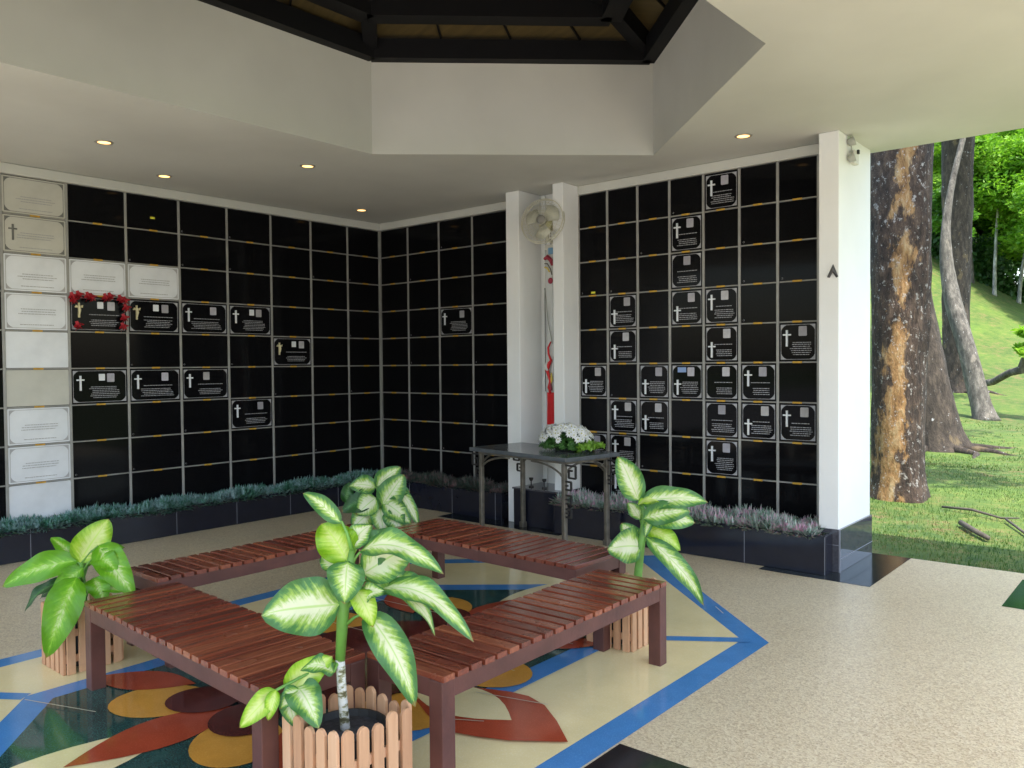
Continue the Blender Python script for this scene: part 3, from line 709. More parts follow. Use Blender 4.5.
# ================================================================== POTTED PLANTS
def pot(t, S, rz=0, n=5):
    q = empty_child = None
    m = Matrix.Rotation(rz, 4, 'Z')
    pk = S/n
    for side in range(4):
        for i in range(n):
            mb = MB(); wv = pk*.70; x = -S/2+pk*(i+.5); h = .335+.012*math.sin(i*2.1+side)
            prof = [(x-wv/2, .004), (x+wv/2, .004), (x+wv/2, h-.018), (x+wv*.36, h-.007), (x+wv*.15, h), (x-wv*.15, h), (x-wv*.36, h-.007), (x-wv/2, h-.018)]
            mm = m @ Matrix.Rotation(R(90*side), 4, 'Z') @ Matrix.Translation((0, -S/2, 0))
            mb.prism(prof, -.007, .007, mm @ XZ); mb.build('picket', 'picket', t, bevel=.0015)
        mb = MB(); mm = m @ Matrix.Rotation(R(90*side), 4, 'Z') @ Matrix.Translation((0, -S/2, 0))
        for z in (.06, .19): mb.box((-S/2+.012, .0075, z), (S/2-.012, .02, z+.035), mm)
        mb.build('rail', 'picket', t)
    mb = MB(); mb.lathe([(.09, .01), (S*.40, .02), (S*.44, .27), (S*.44, .275), (S*.42, .275), (S*.40, .25)], 20); mb.build('inner_pot', 'pot', t, smooth=False)
    mb = MB(); mb.lathe([(.0001, .262), (S*.2, .258), (S*.405, .25)], 20); mb.build('soil', 'soil', t)
def leaf(t, base, tip, width, arch, face, mat, org, fold=.16, seed=0):
    rr = random.Random(seed); B, T = Vector(base)-org, Vector(tip)-org
    d = T-B; L = d.length; dn = d.normalized()
    view = (CAM-org-(B+T)/2).normalized(); pref = (view*face+Vector((0, 0, 1))*(1-face)).normalized()
    nrm = (pref-dn*pref.dot(dn)).normalized(); sd_ = dn.cross(nrm)
    nu, nv = 8, 16; vs = []; uvs = []
    ph = rr.uniform(0, 6)
    for j in range(nv+1):
        v = j/nv
        # ovate blade: broad below the middle, drawn out to a point
        wv = width/2*(math.sin(math.pi*min(1, v**.78))**.62)*(1-.18*v) if 0 < v < 1 else 0
        wv = max(wv, width*.015*(1-v)+.0005)
        cpos = B+d*v+nrm*(arch*4*v*(1-v))+Vector((0, 0, -1))*(L*.10*v**3)+sd_*(L*.03*math.sin(v*3+ph))
        for i in range(nu+1):
            u = i/nu*2-1
            off = nrm*(abs(u)**1.4*wv*fold*2.2+wv*.20*math.sin(v*12+ph+u*2.5)*abs(u)-wv*.25*u*u*v)
            vs.append(cpos+sd_*(u*wv)+off); uvs.append((i/nu, v))
    fs = [(j*(nu+1)+i, j*(nu+1)+i+1, (j+1)*(nu+1)+i+1, (j+1)*(nu+1)+i) for j in range(nv) for i in range(nu)]
    o = MB().add(vs, fs).build('leaf', mat, t, smooth=True, fixn=False)
    ul = o.data.uv_layers.new(name='UVMap')
    for lp in o.data.loops: ul.data[lp.index].uv = uvs[lp.vertex_index]
    return o
def plant(name, label, loc, S, leaves, mats, stem, petiole_r=.0045, rz=0, bark_to=None):
    org = Vector(loc); t = empty(name, loc, label, 'potted plant', 'potted plants at the bench corners')
    pot(t, S, rz)
    pts = [Vector(p)-org for p in stem[0]]
    MB().tube(pts, stem[1], 10).build('stem', 'stem_g', t, smooth=True)
    if bark_to:
        MB().tube([Vector(p)-org for p in bark_to[0]], bark_to[1], 10).build('woody_base', 'cane', t, smooth=True)
    top = pts[-1]
    for i, (b, tp, wd, ar, fc) in enumerate(leaves):
        mt = mats[i % len(mats)] if not isinstance(mats, dict) else mats.get(i, mats['d'])
        leaf(t, b, tp, wd, ar, fc, mt, org, seed=i)
        bb = Vector(b)-org
        # petiole from the nearest lower stem point
        cand = [pts[j]+(pts[j+1]-pts[j])*k for j in range(len(pts)-1) for k in (0, .33, .66, 1)]
        cand = [c for c in cand if c.z < bb.z+.005] or [pts[0]]
        if 'side' in name: pass
        q = min(cand, key=lambda c: (c-(bb-Vector((0, 0, .07)))).length)
        mid = (q+bb)/2+Vector((0, 0, .01))
        MB().tube([q, mid, bb, bb+(Vector(tp)-Vector(b))*.06], [petiole_r*1.8, petiole_r*1.2, petiole_r, petiole_r*.5], 6).build('petiole', 'stem_g', t, smooth=True)
    return t
FRONT_LEAVES = [  # base, tip, width, arch, facing
    ((5.184, -4.688, 1.0), (5.048, -4.759, 1.114), 0.071, 0.015, 0.90),
    ((5.196, -4.682, 0.857), (5.096, -4.709, 1.007), 0.157, 0.012, 0.90),
    ((5.234, -4.649, 0.892), (5.506, -4.5, 0.861), 0.128, 0.075, 0.50),
    ((5.224, -4.634, 0.816), (5.353, -4.483, 0.922), 0.164, 0.010, 0.95),
    ((5.22, -4.688, 0.862), (5.245, -4.736, 0.741), 0.143, 0.020, 0.80),
    ((5.189, -4.706, 0.714), (5.017, -4.915, 0.71), 0.221, 0.025, 0.85),
    ((5.281, -4.614, 0.749), (5.604, -4.451, 0.64), 0.121, 0.085, 0.45),
    ((5.29, -4.593, 0.753), (5.446, -4.493, 0.611), 0.078, 0.050, 0.30),
    ((5.235, -4.666, 0.759), (5.315, -4.667, 0.654), 0.093, 0.030, 0.60),
    ((5.265, -4.643, 0.681), (5.459, -4.606, 0.41), 0.136, 0.045, 0.75),
    ((5.072, -4.84, 0.4), (5.185, -4.74, 0.554), 0.121, 0.020, 0.90),
    ((5.102, -4.827, 0.432), (5.256, -4.857, 0.35), 0.128, 0.030, 0.95),
    ((5.077, -4.9, 0.434), (5.034, -5.017, 0.347), 0.086, 0.020, 0.90),
    ((5.089, -4.903, 0.438), (5.089, -4.944, 0.355), 0.054, 0.020, 0.80),
    ((5.169, -4.703, 0.49), (5.069, -4.816, 0.427), 0.064, 0.030, 0.40),
    ((5.036, -4.831, 0.402), (5.106, -4.84, 0.303), 0.086, 0.020, 0.70),
    ((5.144, -4.652, 0.704), (5.021, -4.676, 0.744), 0.093, 0.020, 0.60),
    ((5.196, -4.655, 0.902), (5.227, -4.587, 0.989), 0.093, 0.020, 0.60),
    ((5.166, -4.682, 0.806), (5.081, -4.7, 0.876), 0.093, 0.020, 0.70),
    ((5.259, -4.58, 0.763), (5.44, -4.456, 0.713), 0.107, 0.040, 0.60),
    ((5.191, -4.738, 0.476), (5.124, -4.832, 0.502), 0.086, 0.030, 0.50),
    ((5.124, -4.834, 0.426), (5.106, -4.903, 0.387), 0.071, 0.020, 0.80),
    ((5.178, -4.567, 0.854), (5.21, -4.446, 0.95), 0.121, 0.020, 0.80),
    ((5.228, -4.619, 0.784), (5.347, -4.505, 0.798), 0.143, 0.020, 0.80),
    ((5.248, -4.655, 0.724), (5.336, -4.619, 0.774), 0.078, 0.020, 0.60),
]
RIGHT_LEAVES = [  # base, tip, width, arch, facing
    ((5.126, -2.561, 0.789), (5.004, -2.616, 1.056), 0.163, 0.020, 0.90),
    ((5.126, -2.561, 0.789), (5.436, -2.352, 0.809), 0.146, 0.050, 0.75),
    ((5.158, -2.562, 0.714), (5.401, -2.437, 0.706), 0.168, 0.030, 0.85),
    ((5.133, -2.564, 0.519), (5.003, -2.711, 0.545), 0.213, 0.020, 0.85),
    ((5.172, -2.554, 0.591), (5.434, -2.424, 0.253), 0.123, 0.090, 0.70),
    ((5.128, -2.586, 0.764), (5.254, -2.519, 0.796), 0.079, 0.020, 0.40),
    ((5.17, -2.593, 0.686), (5.389, -2.472, 0.776), 0.135, 0.020, 0.90),
    ((5.151, -2.519, 0.627), (5.31, -2.441, 0.522), 0.123, 0.030, 0.70),
    ((5.095, -2.556, 0.53), (5.017, -2.578, 0.666), 0.123, 0.020, 0.70),
    ((5.101, -2.521, 0.667), (5.021, -2.519, 0.772), 0.090, 0.020, 0.60),
    ((5.17, -2.527, 0.704), (5.175, -2.591, 0.603), 0.067, 0.010, 0.60),
]
LEFT_LEAVES = [  # base, tip, width, arch, facing
    ((3.003, -4.697, 0.526), (3.054, -4.58, 0.78), 0.190, 0.020, 0.90),
    ((2.994, -4.704, 0.531), (2.739, -4.985, 0.463), 0.159, 0.030, 0.85),
    ((3.071, -4.637, 0.615), (3.306, -4.551, 0.403), 0.169, 0.040, 0.90),
    ((3.025, -4.692, 0.497), (2.947, -4.827, 0.37), 0.127, 0.020, 0.75),
    ((3.142, -4.765, 0.483), (3.18, -4.951, 0.171), 0.190, 0.050, 0.90),
    ((3.043, -4.681, 0.375), (3.21, -4.579, 0.403), 0.095, 0.030, 0.60),
    ((2.895, -4.752, 0.429), (2.752, -4.889, 0.274), 0.095, 0.030, 0.40),
    ((2.922, -4.7, 0.52), (2.776, -4.752, 0.666), 0.085, 0.020, 0.60),
    ((3.006, -4.642, 0.532), (3.1, -4.509, 0.602), 0.106, 0.030, 0.50),
    ((2.989, -4.655, 0.559), (3.005, -4.534, 0.664), 0.095, 0.020, 0.60),
    ((3.084, -4.654, 0.567), (3.242, -4.602, 0.497), 0.127, 0.030, 0.85),
    ((2.999, -4.702, 0.479), (2.875, -4.752, 0.534), 0.116, 0.020, 0.80),
    ((3.077, -4.663, 0.451), (3.179, -4.659, 0.342), 0.127, 0.030, 0.85),
    ((2.959, -4.695, 0.492), (2.793, -4.821, 0.524), 0.106, 0.020, 0.50),
    ((2.997, -4.649, 0.521), (3.087, -4.573, 0.531), 0.106, 0.020, 0.50),
    ((2.906, -4.717, 0.397), (2.751, -4.81, 0.331), 0.116, 0.020, 0.50),
]
BACK_LEAVES = [  # base, tip, width, arch, facing
    ((2.909, -2.579, 0.664), (3.014, -2.446, 0.835), 0.154, 0.020, 0.90),
    ((2.948, -2.577, 0.535), (3.065, -2.444, 0.78), 0.213, 0.020, 0.95),
    ((2.903, -2.584, 0.664), (2.775, -2.73, 0.692), 0.154, 0.030, 0.85),
    ((2.898, -2.591, 0.569), (2.756, -2.79, 0.53), 0.176, 0.040, 0.80),
    ((2.698, -2.708, 0.542), (2.709, -2.667, 0.709), 0.103, 0.010, 0.80),
    ((2.886, -2.63, 0.485), (2.834, -2.756, 0.381), 0.191, 0.030, 0.80),
    ((2.951, -2.561, 0.548), (3.152, -2.461, 0.431), 0.176, 0.030, 0.85),
    ((3.012, -2.467, 0.674), (3.156, -2.406, 0.394), 0.103, 0.030, 0.70),
    ((2.956, -2.584, 0.515), (3.014, -2.619, 0.345), 0.169, 0.020, 0.90),
    ((2.972, -2.533, 0.458), (3.123, -2.475, 0.357), 0.147, 0.030, 0.70),
    ((2.87, -2.577, 0.527), (2.815, -2.665, 0.46), 0.132, 0.020, 0.70),
    ((2.919, -2.599, 0.587), (2.855, -2.734, 0.496), 0.191, 0.030, 0.90),
    ((2.998, -2.536, 0.498), (3.101, -2.533, 0.349), 0.176, 0.030, 0.90),
    ((2.944, -2.525, 0.624), (3.094, -2.424, 0.64), 0.147, 0.020, 0.80),
]
FL = (5.203, -4.69, 0)
plant('dumb_cane_plant', 'tallest potted plant with big cream and green leaves in the front picket box', FL, .325, FRONT_LEAVES,
      {'d': 'leaf_cream', 1: 'leaf_yg', 4: 'leaf_cream', 10: 'leaf_yg', 12: 'leaf_yg', 13: 'leaf_yg', 14: 'leaf_yg', 8: 'leaf_yg'},
      ([(5.182, -4.704, .50), (5.189, -4.693, .686), (5.207, -4.674, .828), (5.215, -4.67, .90)], [.017, .022, .018, .010]), bark_to=([(5.2, -4.698, .25), (5.189, -4.703, .40), (5.182, -4.704, .51)], [.018, .0165, .017]))
plant('dumb_cane_plant', 'potted plant with one upright pale leaf at the right bench corner', (5.055, -2.64, 0), .29, RIGHT_LEAVES, ['leaf_cream', 'leaf_cream', 'leaf_cream', 'leaf_cream', 'leaf_cream', 'leaf_yg', 'leaf_cream', 'leaf_yg'],
      ([(5.131, -2.575, .24), (5.121, -2.579, .368), (5.136, -2.559, .564), (5.148, -2.545, .704), (5.126, -2.561, .785)], [.024, .024, .021, .018, .010]))
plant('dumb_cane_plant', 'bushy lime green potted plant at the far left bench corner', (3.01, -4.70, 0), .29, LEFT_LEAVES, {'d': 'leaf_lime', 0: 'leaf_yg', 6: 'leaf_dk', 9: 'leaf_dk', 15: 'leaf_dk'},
      ([(3.017, -4.694, .25), (3.012, -4.694, .383), (3.007, -4.694, .526)], [.022, .018, .010]))
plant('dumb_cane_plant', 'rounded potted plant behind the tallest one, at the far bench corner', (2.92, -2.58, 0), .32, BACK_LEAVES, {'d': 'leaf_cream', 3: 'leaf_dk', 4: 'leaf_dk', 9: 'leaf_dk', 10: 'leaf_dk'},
      ([(2.918, -2.584, .25), (2.916, -2.58, .459), (2.92, -2.571, .66)], [.022, .018, .010]))

# ================================================================== TABLE
TR = R(-9.7)
tb = empty('side_table', (2.40, -1.04, 0), 'grey topped metal table with curved braces and key pattern brackets', 'table', rz=TR)
TW, TD, TZ = 1.27, .64, .80
MB().box((0, 0, TZ-.035), (TW, TD, TZ)).build('tabletop', 'table_top', tb, bevel=.004)
MB().box((.06, .06, TZ-.06), (TW-.06, TD-.06, TZ-.036)).build('top_frame', 'bronze', tb)
for ix, x in enumerate((.09, TW-.09)):
    for iy, y in enumerate((.07, TD-.07)):
        lg = MB().box((x-.018, y-.018, 0), (x+.018, y+.018, TZ-.061)).build('leg', 'bronze', tb, bevel=.003)
        MB().box((x-.026, y-.026, .001), (x+.026, y+.026, .05)).build('foot', 'bronze', lg, bevel=.003)
        s = -1 if ix == 0 else 1; b = MB(); th = .014
        def br(p, q): b.bar((x+s*p[0], y, TZ-.062-p[1]), (x+s*q[0], y, TZ-.062-q[1]), th, th)
        k = .033
        for p, q in [((.0, 0.006), (4*k, .006)), ((4*k, .006), (4*k, 3.2*k)), ((4*k, 3.2*k), (1.6*k, 3.2*k)), ((1.6*k, 3.2*k), (1.6*k, 1.4*k)), ((1.6*k, 1.4*k), (2.8*k, 1.4*k))]: br(p, q)
        b.build('key_bracket', 'iron', tb)
        for j in range(3 if (ix and not iy) else 1):
            b = MB()
            z = (4.2+j*3.4)*k
            for p, q in [((.02, z), (2.4*k, z)), ((2.4*k, z), (2.4*k, z+2*k)), ((2.4*k, z+2*k), (.02, z+2*k)), ((.0, z+k), (1.3*k, z+k))]: br(p, q)
            b.build('key_bracket', 'iron', tb)
for y in (.07, TD-.07):
    for x0, s in ((.09, 1), (TW-.09, -1)):
        pts = [(x0+s*.40*math.sin(R(a)), y, TZ-.07-.13*(1-math.sin(R(90-a)))**1.0 if False else TZ-.20+.13*math.sin(R(a))) for a in range(0, 91, 10)]
        pts = [(x0+s*(.40*(1-math.cos(R(a)))), y, TZ-.215+.148*math.sin(R(a))) for a in range(0, 91, 10)]
        MB().tube(pts, .009, 6).build('brace', 'bronze', tb, smooth=True)
for x in (.09, TW-.09):
    for y0, s in ((.07, 1), (TD-.07, -1)):
        pts = [(x, y0+s*(.2*(1-math.cos(R(a)))), TZ-.19+.125*math.sin(R(a))) for a in range(0, 91, 15)]
        MB().tube(pts, .009, 6).build('brace', 'bronze', tb, smooth=True)
# flowers on the table
def on_table(x, y):
    c, s = math.cos(TR), math.sin(TR); return (2.40+x*c-y*s, -1.04+x*s+y*c)
fx, fy = on_table(.84, .44)
fa = empty('flower_arrangement', (fx, fy, TZ), 'low mound of white flowers with green fern sprays on the grey table', 'flowers')
MB().lathe([(.0001, 0), (.09, 0), (.11, .03), (.10, .035), (.0001, .03)], 20).build('bowl', 'pot', fa); fa.scale = (1.15, 1.2, 1.3)
n = 1500; an = rng.uniform(0, 2*np.pi, n); ra = np.sqrt(rng.uniform(0, 1, n)); pc = np.stack([ra*np.cos(an)*.23, ra*np.sin(an)*.15, .02+rng.uniform(0, .11, n)*(1-ra**2)+.02*rng.uniform(0, 1, n)], -1)
def quads(pc, size, stretch=1.8):
    m = len(pc); a = rng.normal(0, 1, (m, 3)); a /= np.linalg.norm(a, axis=1)[:, None]; b = rng.normal(0, 1, (m, 3)); b -= a*(a*b).sum(1)[:, None]; b /= np.linalg.norm(b, axis=1)[:, None]
    s = size*rng.uniform(.6, 1.3, m)[:, None]
    V = np.stack([pc-a*s*stretch, pc+b*s*.8, pc+a*s*stretch, pc-b*s*.8], 1).reshape(-1, 3); return V, np.arange(m*4).reshape(m, 4)
V, F = quads(pc, .012); raw('greenery', V, F, 'green_lf', fa)
rr = random.Random(5)
fl_me = MB()
for k in range(9):
    a = 2*math.pi*k/9; ca, sa = math.cos(a), math.sin(a)
    fl_me.add([(0, 0, .002), (.013*ca-.006*sa, .013*sa+.006*ca, .004), (.024*ca, .024*sa, .000), (.013*ca+.006*sa, .013*sa-.006*ca, .004)], [(0, 1, 2, 3)])
    a += .35; ca, sa = math.cos(a), math.sin(a)
    fl_me.add([(0, 0, .005), (.009*ca-.005*sa, .009*sa+.005*ca, .010), (.016*ca, .016*sa, .008), (.009*ca+.005*sa, .009*sa-.005*ca, .010)], [(0, 1, 2, 3)])
f0 = fl_me.build('flower', 'white_fl', fa, fixn=False)
MB().lathe([(.0001, .010), (.004, .009), (.005, .004)], 8).build('flower_centre', 'fl_c', f0)
k = 0
for i in range(190):
    a = rr.uniform(0, 2*math.pi); q = math.sqrt(rr.random()); x, y = q*math.cos(a)*.235, q*math.sin(a)*.15
    if x > .20 and rr.random() < .4: continue
    z = .05+.115*math.sqrt(max(0, 1-q*q))+rr.uniform(-.01, .012)
    o = f0 if k == 0 else copy_tree(f0, fa); k += 1
    nrm = Vector((x*1.2/.235, y*1.2/.15, .75+rr.uniform(-.2, .2))); o.location = (x-.02, y, z); o.rotation_euler = nrm.to_track_quat('Z', 'Y').to_euler(); s = rr.uniform(.95, 1.35); o.scale = (s, s, s)
n = 900; t_ = rng.uniform(0, 1, n); a_ = rng.integers(0, 16, n)/16*2.0-1.0
pc = np.stack([.12+.19*t_*np.cos(a_*.9), -.03+.16*t_*np.sin(a_), .012+.05*np.sin(t_*2.4)*(1-.5*np.abs(a_))], -1)+rng.normal(0, .006, (n, 3))
V, F = quads(pc, .009, 2.2); raw('fern_spray', V, F, 'lime_lf', fa)

# ================================================================== FAN, BANNER, LAMPS
fan = empty('wall_fan', (2.80, -.36, 2.86), 'cream caged wall fan high in the recess between the two white fins', 'fan')
fm = Matrix.Rotation(R(14), 4, 'Z') @ Matrix.Rotation(R(78), 4, 'X')   # axis towards the viewer, tilted down a little
fc = Matrix.Translation((-.0, -.06, .03)) @ fm
mb = MB(); Rf = .215
for rr_, dz in ((Rf, 0), (Rf*.98, .035), (Rf*.80, .055), (Rf*.6, .065), (Rf*.4, .07), (.06, .075), (Rf*.8, -.03), (Rf*.5, -.045)):
    pts = [fc @ Vector((rr_*math.cos(a*math.pi/18), rr_*math.sin(a*math.pi/18), dz)) for a in range(37)]
    mb.tube(pts, .0045 if rr_ > .21 else .0016, 5, False)
for a in range(36):
    c, s = math.cos(a*math.pi/18), math.sin(a*math.pi/18)
    mb.tube([fc @ Vector((r_*c, r_*s, z_)) for r_, z_ in ((.05, .076), (.13, .066), (.19, .045), (Rf, 0), (.17, -.034), (.07, -.05))], .0013, 4, False)
mb.build('guard', 'fan', fan)
for k in range(3):
    mb = MB(); vs = []
    for i in range(7):
        a = R(120*k+i*12); r0, r1 = .035, .185-.008*abs(i-3)**1.3
        vs += [fc @ Vector((r0*math.cos(a), r0*math.sin(a), .02+(i-3)*.004)), fc @ Vector((r1*math.cos(a), r1*math.sin(a), .02+(i-3)*.007))]
    mb.add(vs, [(2*i, 2*i+1, 2*i+3, 2*i+2) for i in range(6)]); o = mb.build('blade', 'fan_b', fan, smooth=True, fixn=False)
    sm = o.modifiers.new('s', 'SOLIDIFY'); sm.thickness = .003
MB().lathe([(.0001, .082), (.03, .080), (.042, .07), (.042, .02), (.0001, .02)], 20, fc).build('hub', 'fan_hub', fan, smooth=True)
MB().lathe([(.0001, -.16), (.05, -.155), (.065, -.12), (.065, -.05), (.0001, -.048)], 20, fc).build('motor', 'fan_y', fan, smooth=True)
mb = MB(); mb.tube([fc @ Vector((0, -.02, -.11)), fc @ Vector((0, -.14, -.12)), (.02, .20, -.16), (.02, .33, -.16)], .018, 10); mb.build('arm', 'fan', fan, smooth=True)
MB().box((-.04, .300, -.26), (.08, .338, -.08)).build('wall_bracket', 'fan', fan, bevel=.008)
MB().box((-.02, -.03, -.27), (.12, .27, -.235)).build('switch_box', 'blue_pat', fan) if False else None

bn = empty('hanging_banner', (2.72, -.20, .97), 'narrow folded white banner with red hem and ribbons hanging under the wall fan', 'banner')
mb = MB()     # pleated cloth strip
prof = [(-.055, 0), (-.03, -.03), (-.005, .0), (.02, -.028), (.05, .004)]
nz = 14
vs = []
for j in range(nz+1):
    z = 1.70-j*(1.70-.29)/nz; k = 1-.18*math.sin(j/nz*math.pi)
    vs += [(x*k+.004*math.sin(j*1.1+i), y+.006*math.sin(j*.8+i*2), z) for i, (x, y) in enumerate(prof)]
mb.add(vs, [(j*5+i, j*5+i+1, (j+1)*5+i+1, (j+1)*5+i) for j in range(nz) for i in range(4)])
o = mb.build('cloth', 'cloth', bn, fixn=False, smooth=True); sm = o.modifiers.new('s', 'SOLIDIFY'); sm.thickness = .003
mb = MB(); vs = []
for j in range(5):
    z = .31-j*.31/4; vs += [(x*.95+.004, y-.008+.004*math.sin(j+i), z) for i, (x, y) in enumerate(prof)]
mb.add(vs, [(j*5+i, j*5+i+1, (j+1)*5+i+1, (j+1)*5+i) for j in range(4) for i in range(4)]); o = mb.build('red_hem', 'red', bn, fixn=False); sm = o.modifiers.new('s', 'SOLIDIFY'); sm.thickness = .006
MB().tube([(-.05, -.035, 1.32), (-.052, -.035, .32)], .004, 6).build('cord', 'iron', bn)
MB().tube([(-.045, -.038, 1.30), (-.01, -.042, 1.0), (.035, -.035, .78)], .004, 6).build('cord', 'lamp_grey', bn)
mb = MB(); mb.tube([(.025, -.045, .80), (-.005, -.05, .74), (.0, -.05, .68), (.025, -.045, .62), (-.005, -.05, .58), (-.02, -.05, .53), (.0, -.05, .47), (.02, -.05, .42), (-.0, -.05, .36), (.015, -.045, .30)], [.006, .010, .010, .012, .022, .020, .014, .016, .014, .01], 8)
mb.build('red_ribbon', 'red', bn, smooth=True)
MB().tube([(-.012, -.062, .60), (-.022, -.066, .55), (-.004, -.064, .52)], [.012, .017, .010], 8).build('pink_tassel', 'cloth', bn, smooth=True)
MB().tube([(.030, -.05, .50), (.036, -.052, .44), (.028, -.05, .40)], [.006, .013, .006], 8).build('yellow_tassel', 'gold_pat', bn, smooth=True)
MB().tube([(.02, -.052, .40), (.03, -.054, .33)], [.010, .012], 8).build('dark_tassel', 'red_line', bn)
mb = MB(); mb.tube([(-.05, -.036, 1.60), (-.01, -.044, 1.615), (.03, -.042, 1.58), (.04, -.038, 1.53)], [.016, .024, .022, .010], 6); mb.build('red_emblem', 'red_line', bn)
mb = MB(); mb.tube([(-.05, -.036, 1.555), (-.01, -.046, 1.55), (.025, -.044, 1.50), (.04, -.040, 1.44)], .0045, 6); mb.build('black_curve', 'iron', bn)
mb = MB(); mb.tube([(-.05, -.036, 1.52), (-.015, -.044, 1.51), (.015, -.044, 1.47)], .008, 6); mb.build('yellow_curve', 'gold_pat', bn)
mb = MB(); mb.lathe([(.0001, .010), (.018, .008), (.030, 0)], 14, Matrix.Translation((.018, -.036, 1.385)) @ Matrix.Rotation(R(90), 4, 'X')); mb.build('eye_patch', 'red_line', bn)
MB().box((.0, -.044, 1.64), (.055, -.034, 1.70)).build('blue_patch', 'blue_pat', bn)
MB().box((-.06, -.02, 1.69), (.075, .03, 1.735)).build('top_rail', 'lamp_box', bn, bevel=.004)
MB().tube([(.0, 0, 1.73), (.0, .0, 1.95)], .004, 6).build('hanger', 'iron', bn)

for (x, y), lab in zip([(1.25, -3.76), (.53, -2.93), (1.76, -2.31), (.56, -.74), (4.91, -.71)],
        ['lit round downlight at far left of the ceiling, nearest the roof well', 'lit round downlight closest to the left niche wall', 'lit round downlight third from left under the roof well edge', 'small lit downlight above the corner of the niche walls', 'lit round downlight above the square niche wall near the pier']):
    d = empty('downlight', (x, y, ZC), lab, 'ceiling light', 'recessed ceiling lights')
    MB().lathe([(.047, -.006), (.062, -.006), (.066, -.001), (.047, -.0005), (.047, -.006)], 24).build('trim_ring', 'lampring', d, smooth=True)
    MB().lathe([(.0001, -.0045), (.030, -.004), (.046, -.002)], 24).build('lamp', 'lampglow', d)
em = empty('emergency_light', (5.50, -.17, 3.07), 'small twin headed grey lamp box high on the white pier beside the garden', 'lamp')
MB().box((.0, .02, -.04), (.05, .16, .09)).build('battery_box', 'lamp_box', em, bevel=.006)
for z in (.16, -.0):
    m = Matrix.Translation((.05, -.04, z)) @ Matrix.Rotation(R(70), 4, 'Y') @ Matrix.Rotation(R(-15), 4, 'X')
    h = MB().lathe([(.0001, -.05), (.03, -.045), (.045, 0), (.048, .02), (.04, .022), (.0001, .012)], 18, m).build('lamp_head', 'lamp_grey', em, smooth=True)
em.scale = (.75, .75, .75)
MB().tube([(.03, -.03, .14), (.03, .0, .08), (.03, .03, .05), (.03, -.02, .0)], .007, 6).build('arm', 'lamp_grey', em)
MB().box((.05, .09, .06), (.07, .12, .10)).build('knob', 'iron', em)
wa = MB().add([(-.0, -.004, .05), (-.042, -.012, -.045), (-.024, -.006, -.050), (0, -.014, -.014), (.022, -.006, -.052), (.040, -.012, -.045), (0, -.026, -.0)], [(0, 1, 2, 3, 6), (0, 6, 3, 4, 5), (0, 5, 4, 3, 2, 1)])
wo = wa.build('wall_ornament', 'grey_orn', loc=(5.462, -.392, 2.22)); tag(wo, 'small dark grey arrowhead shape on the white pier above head height', 'ornament')

# ================================================================== TREES
def gz(x, y): return float(terrain(np.array(x), np.array(y)))
def trunk(t, pts, rad, mat, n=18, flare=True, seed=0, name='trunk'):
    rr = random.Random(seed); P = [Vector(p) for p in pts]
    # resample smooth path
    path = []; rd = []
    for i in range(len(P)-1):
        a = P[max(i-1, 0)]; b = P[i]; c = P[i+1]; d = P[min(i+2, len(P)-1)]
        for k in range(8):
            s = k/8; path.append(.5*((2*b)+(c-a)*s+(2*a-5*b+4*c-d)*s*s+(3*b-a-3*c+d)*s**3)); rd.append(rad[i]+(rad[i+1]-rad[i])*s)
    path.append(P[-1]); rd.append(rad[-1])
    mb = MB(); mb.tube(path, rd, n)
    ctr = path; out_ = []
    for i in range(len(path)):
        for k in range(n):
            v = Vector(mb.v[i*n+k]); c = path[i]; dirv = v-c; z = c.z-path[0].z
            fl_ = 1+(.34*math.exp(-z/.22)*(1+.5*math.sin(k*2*math.pi/n*4+seed)) if flare else 0)
            fl_ *= 1+.06*math.sin(k*2*math.pi/n*3+z*1.1+seed)+.035*math.sin(k*2*math.pi/n*7+z*3)+rr.uniform(-.025, .025)
            out_.append(tuple(c+dirv*fl_))
    mb.v = out_
    return mb.build(name, mat, t, smooth=True)
def crown(t, c, r, n, mat, size, name='crown', clumps=26, seed=1):
    g = np.random.default_rng(seed); c = np.array(c); r = np.array(r)
    k = g.normal(0, 1, (clumps, 3)); k /= np.linalg.norm(k, axis=1)[:, None]; k *= g.uniform(.35, .95, (clumps, 1)); kc = c+k*r
    idx = g.integers(0, clumps, n); kr = g.uniform(.22, .42, clumps)*r.mean()
    p = g.normal(0, 1, (n, 3)); p /= np.linalg.norm(p, axis=1)[:, None]; p *= g.uniform(.2, 1, (n, 1))**.5
    pc = kc[idx]+p*kr[idx][:, None]*np.array([1, 1, .6])
    a = g.normal(0, 1, (n, 3)); a[:, 2] *= .5; a /= np.linalg.norm(a, axis=1)[:, None]; b = g.normal(0, 1, (n, 3)); b -= a*(a*b).sum(1)[:, None]; b /= np.linalg.norm(b, axis=1)[:, None]
    s = size*g.uniform(.6, 1.3, n)[:, None]
    V = np.stack([pc-a*s*1.5, pc+b*s*.6, pc+a*s*1.5, pc-b*s*.6], 1).reshape(-1, 3)
    o = raw(name, V, np.arange(n*4).reshape(n, 4), mat, t)
    for i in range(min(6, clumps)):
        pass
    return o
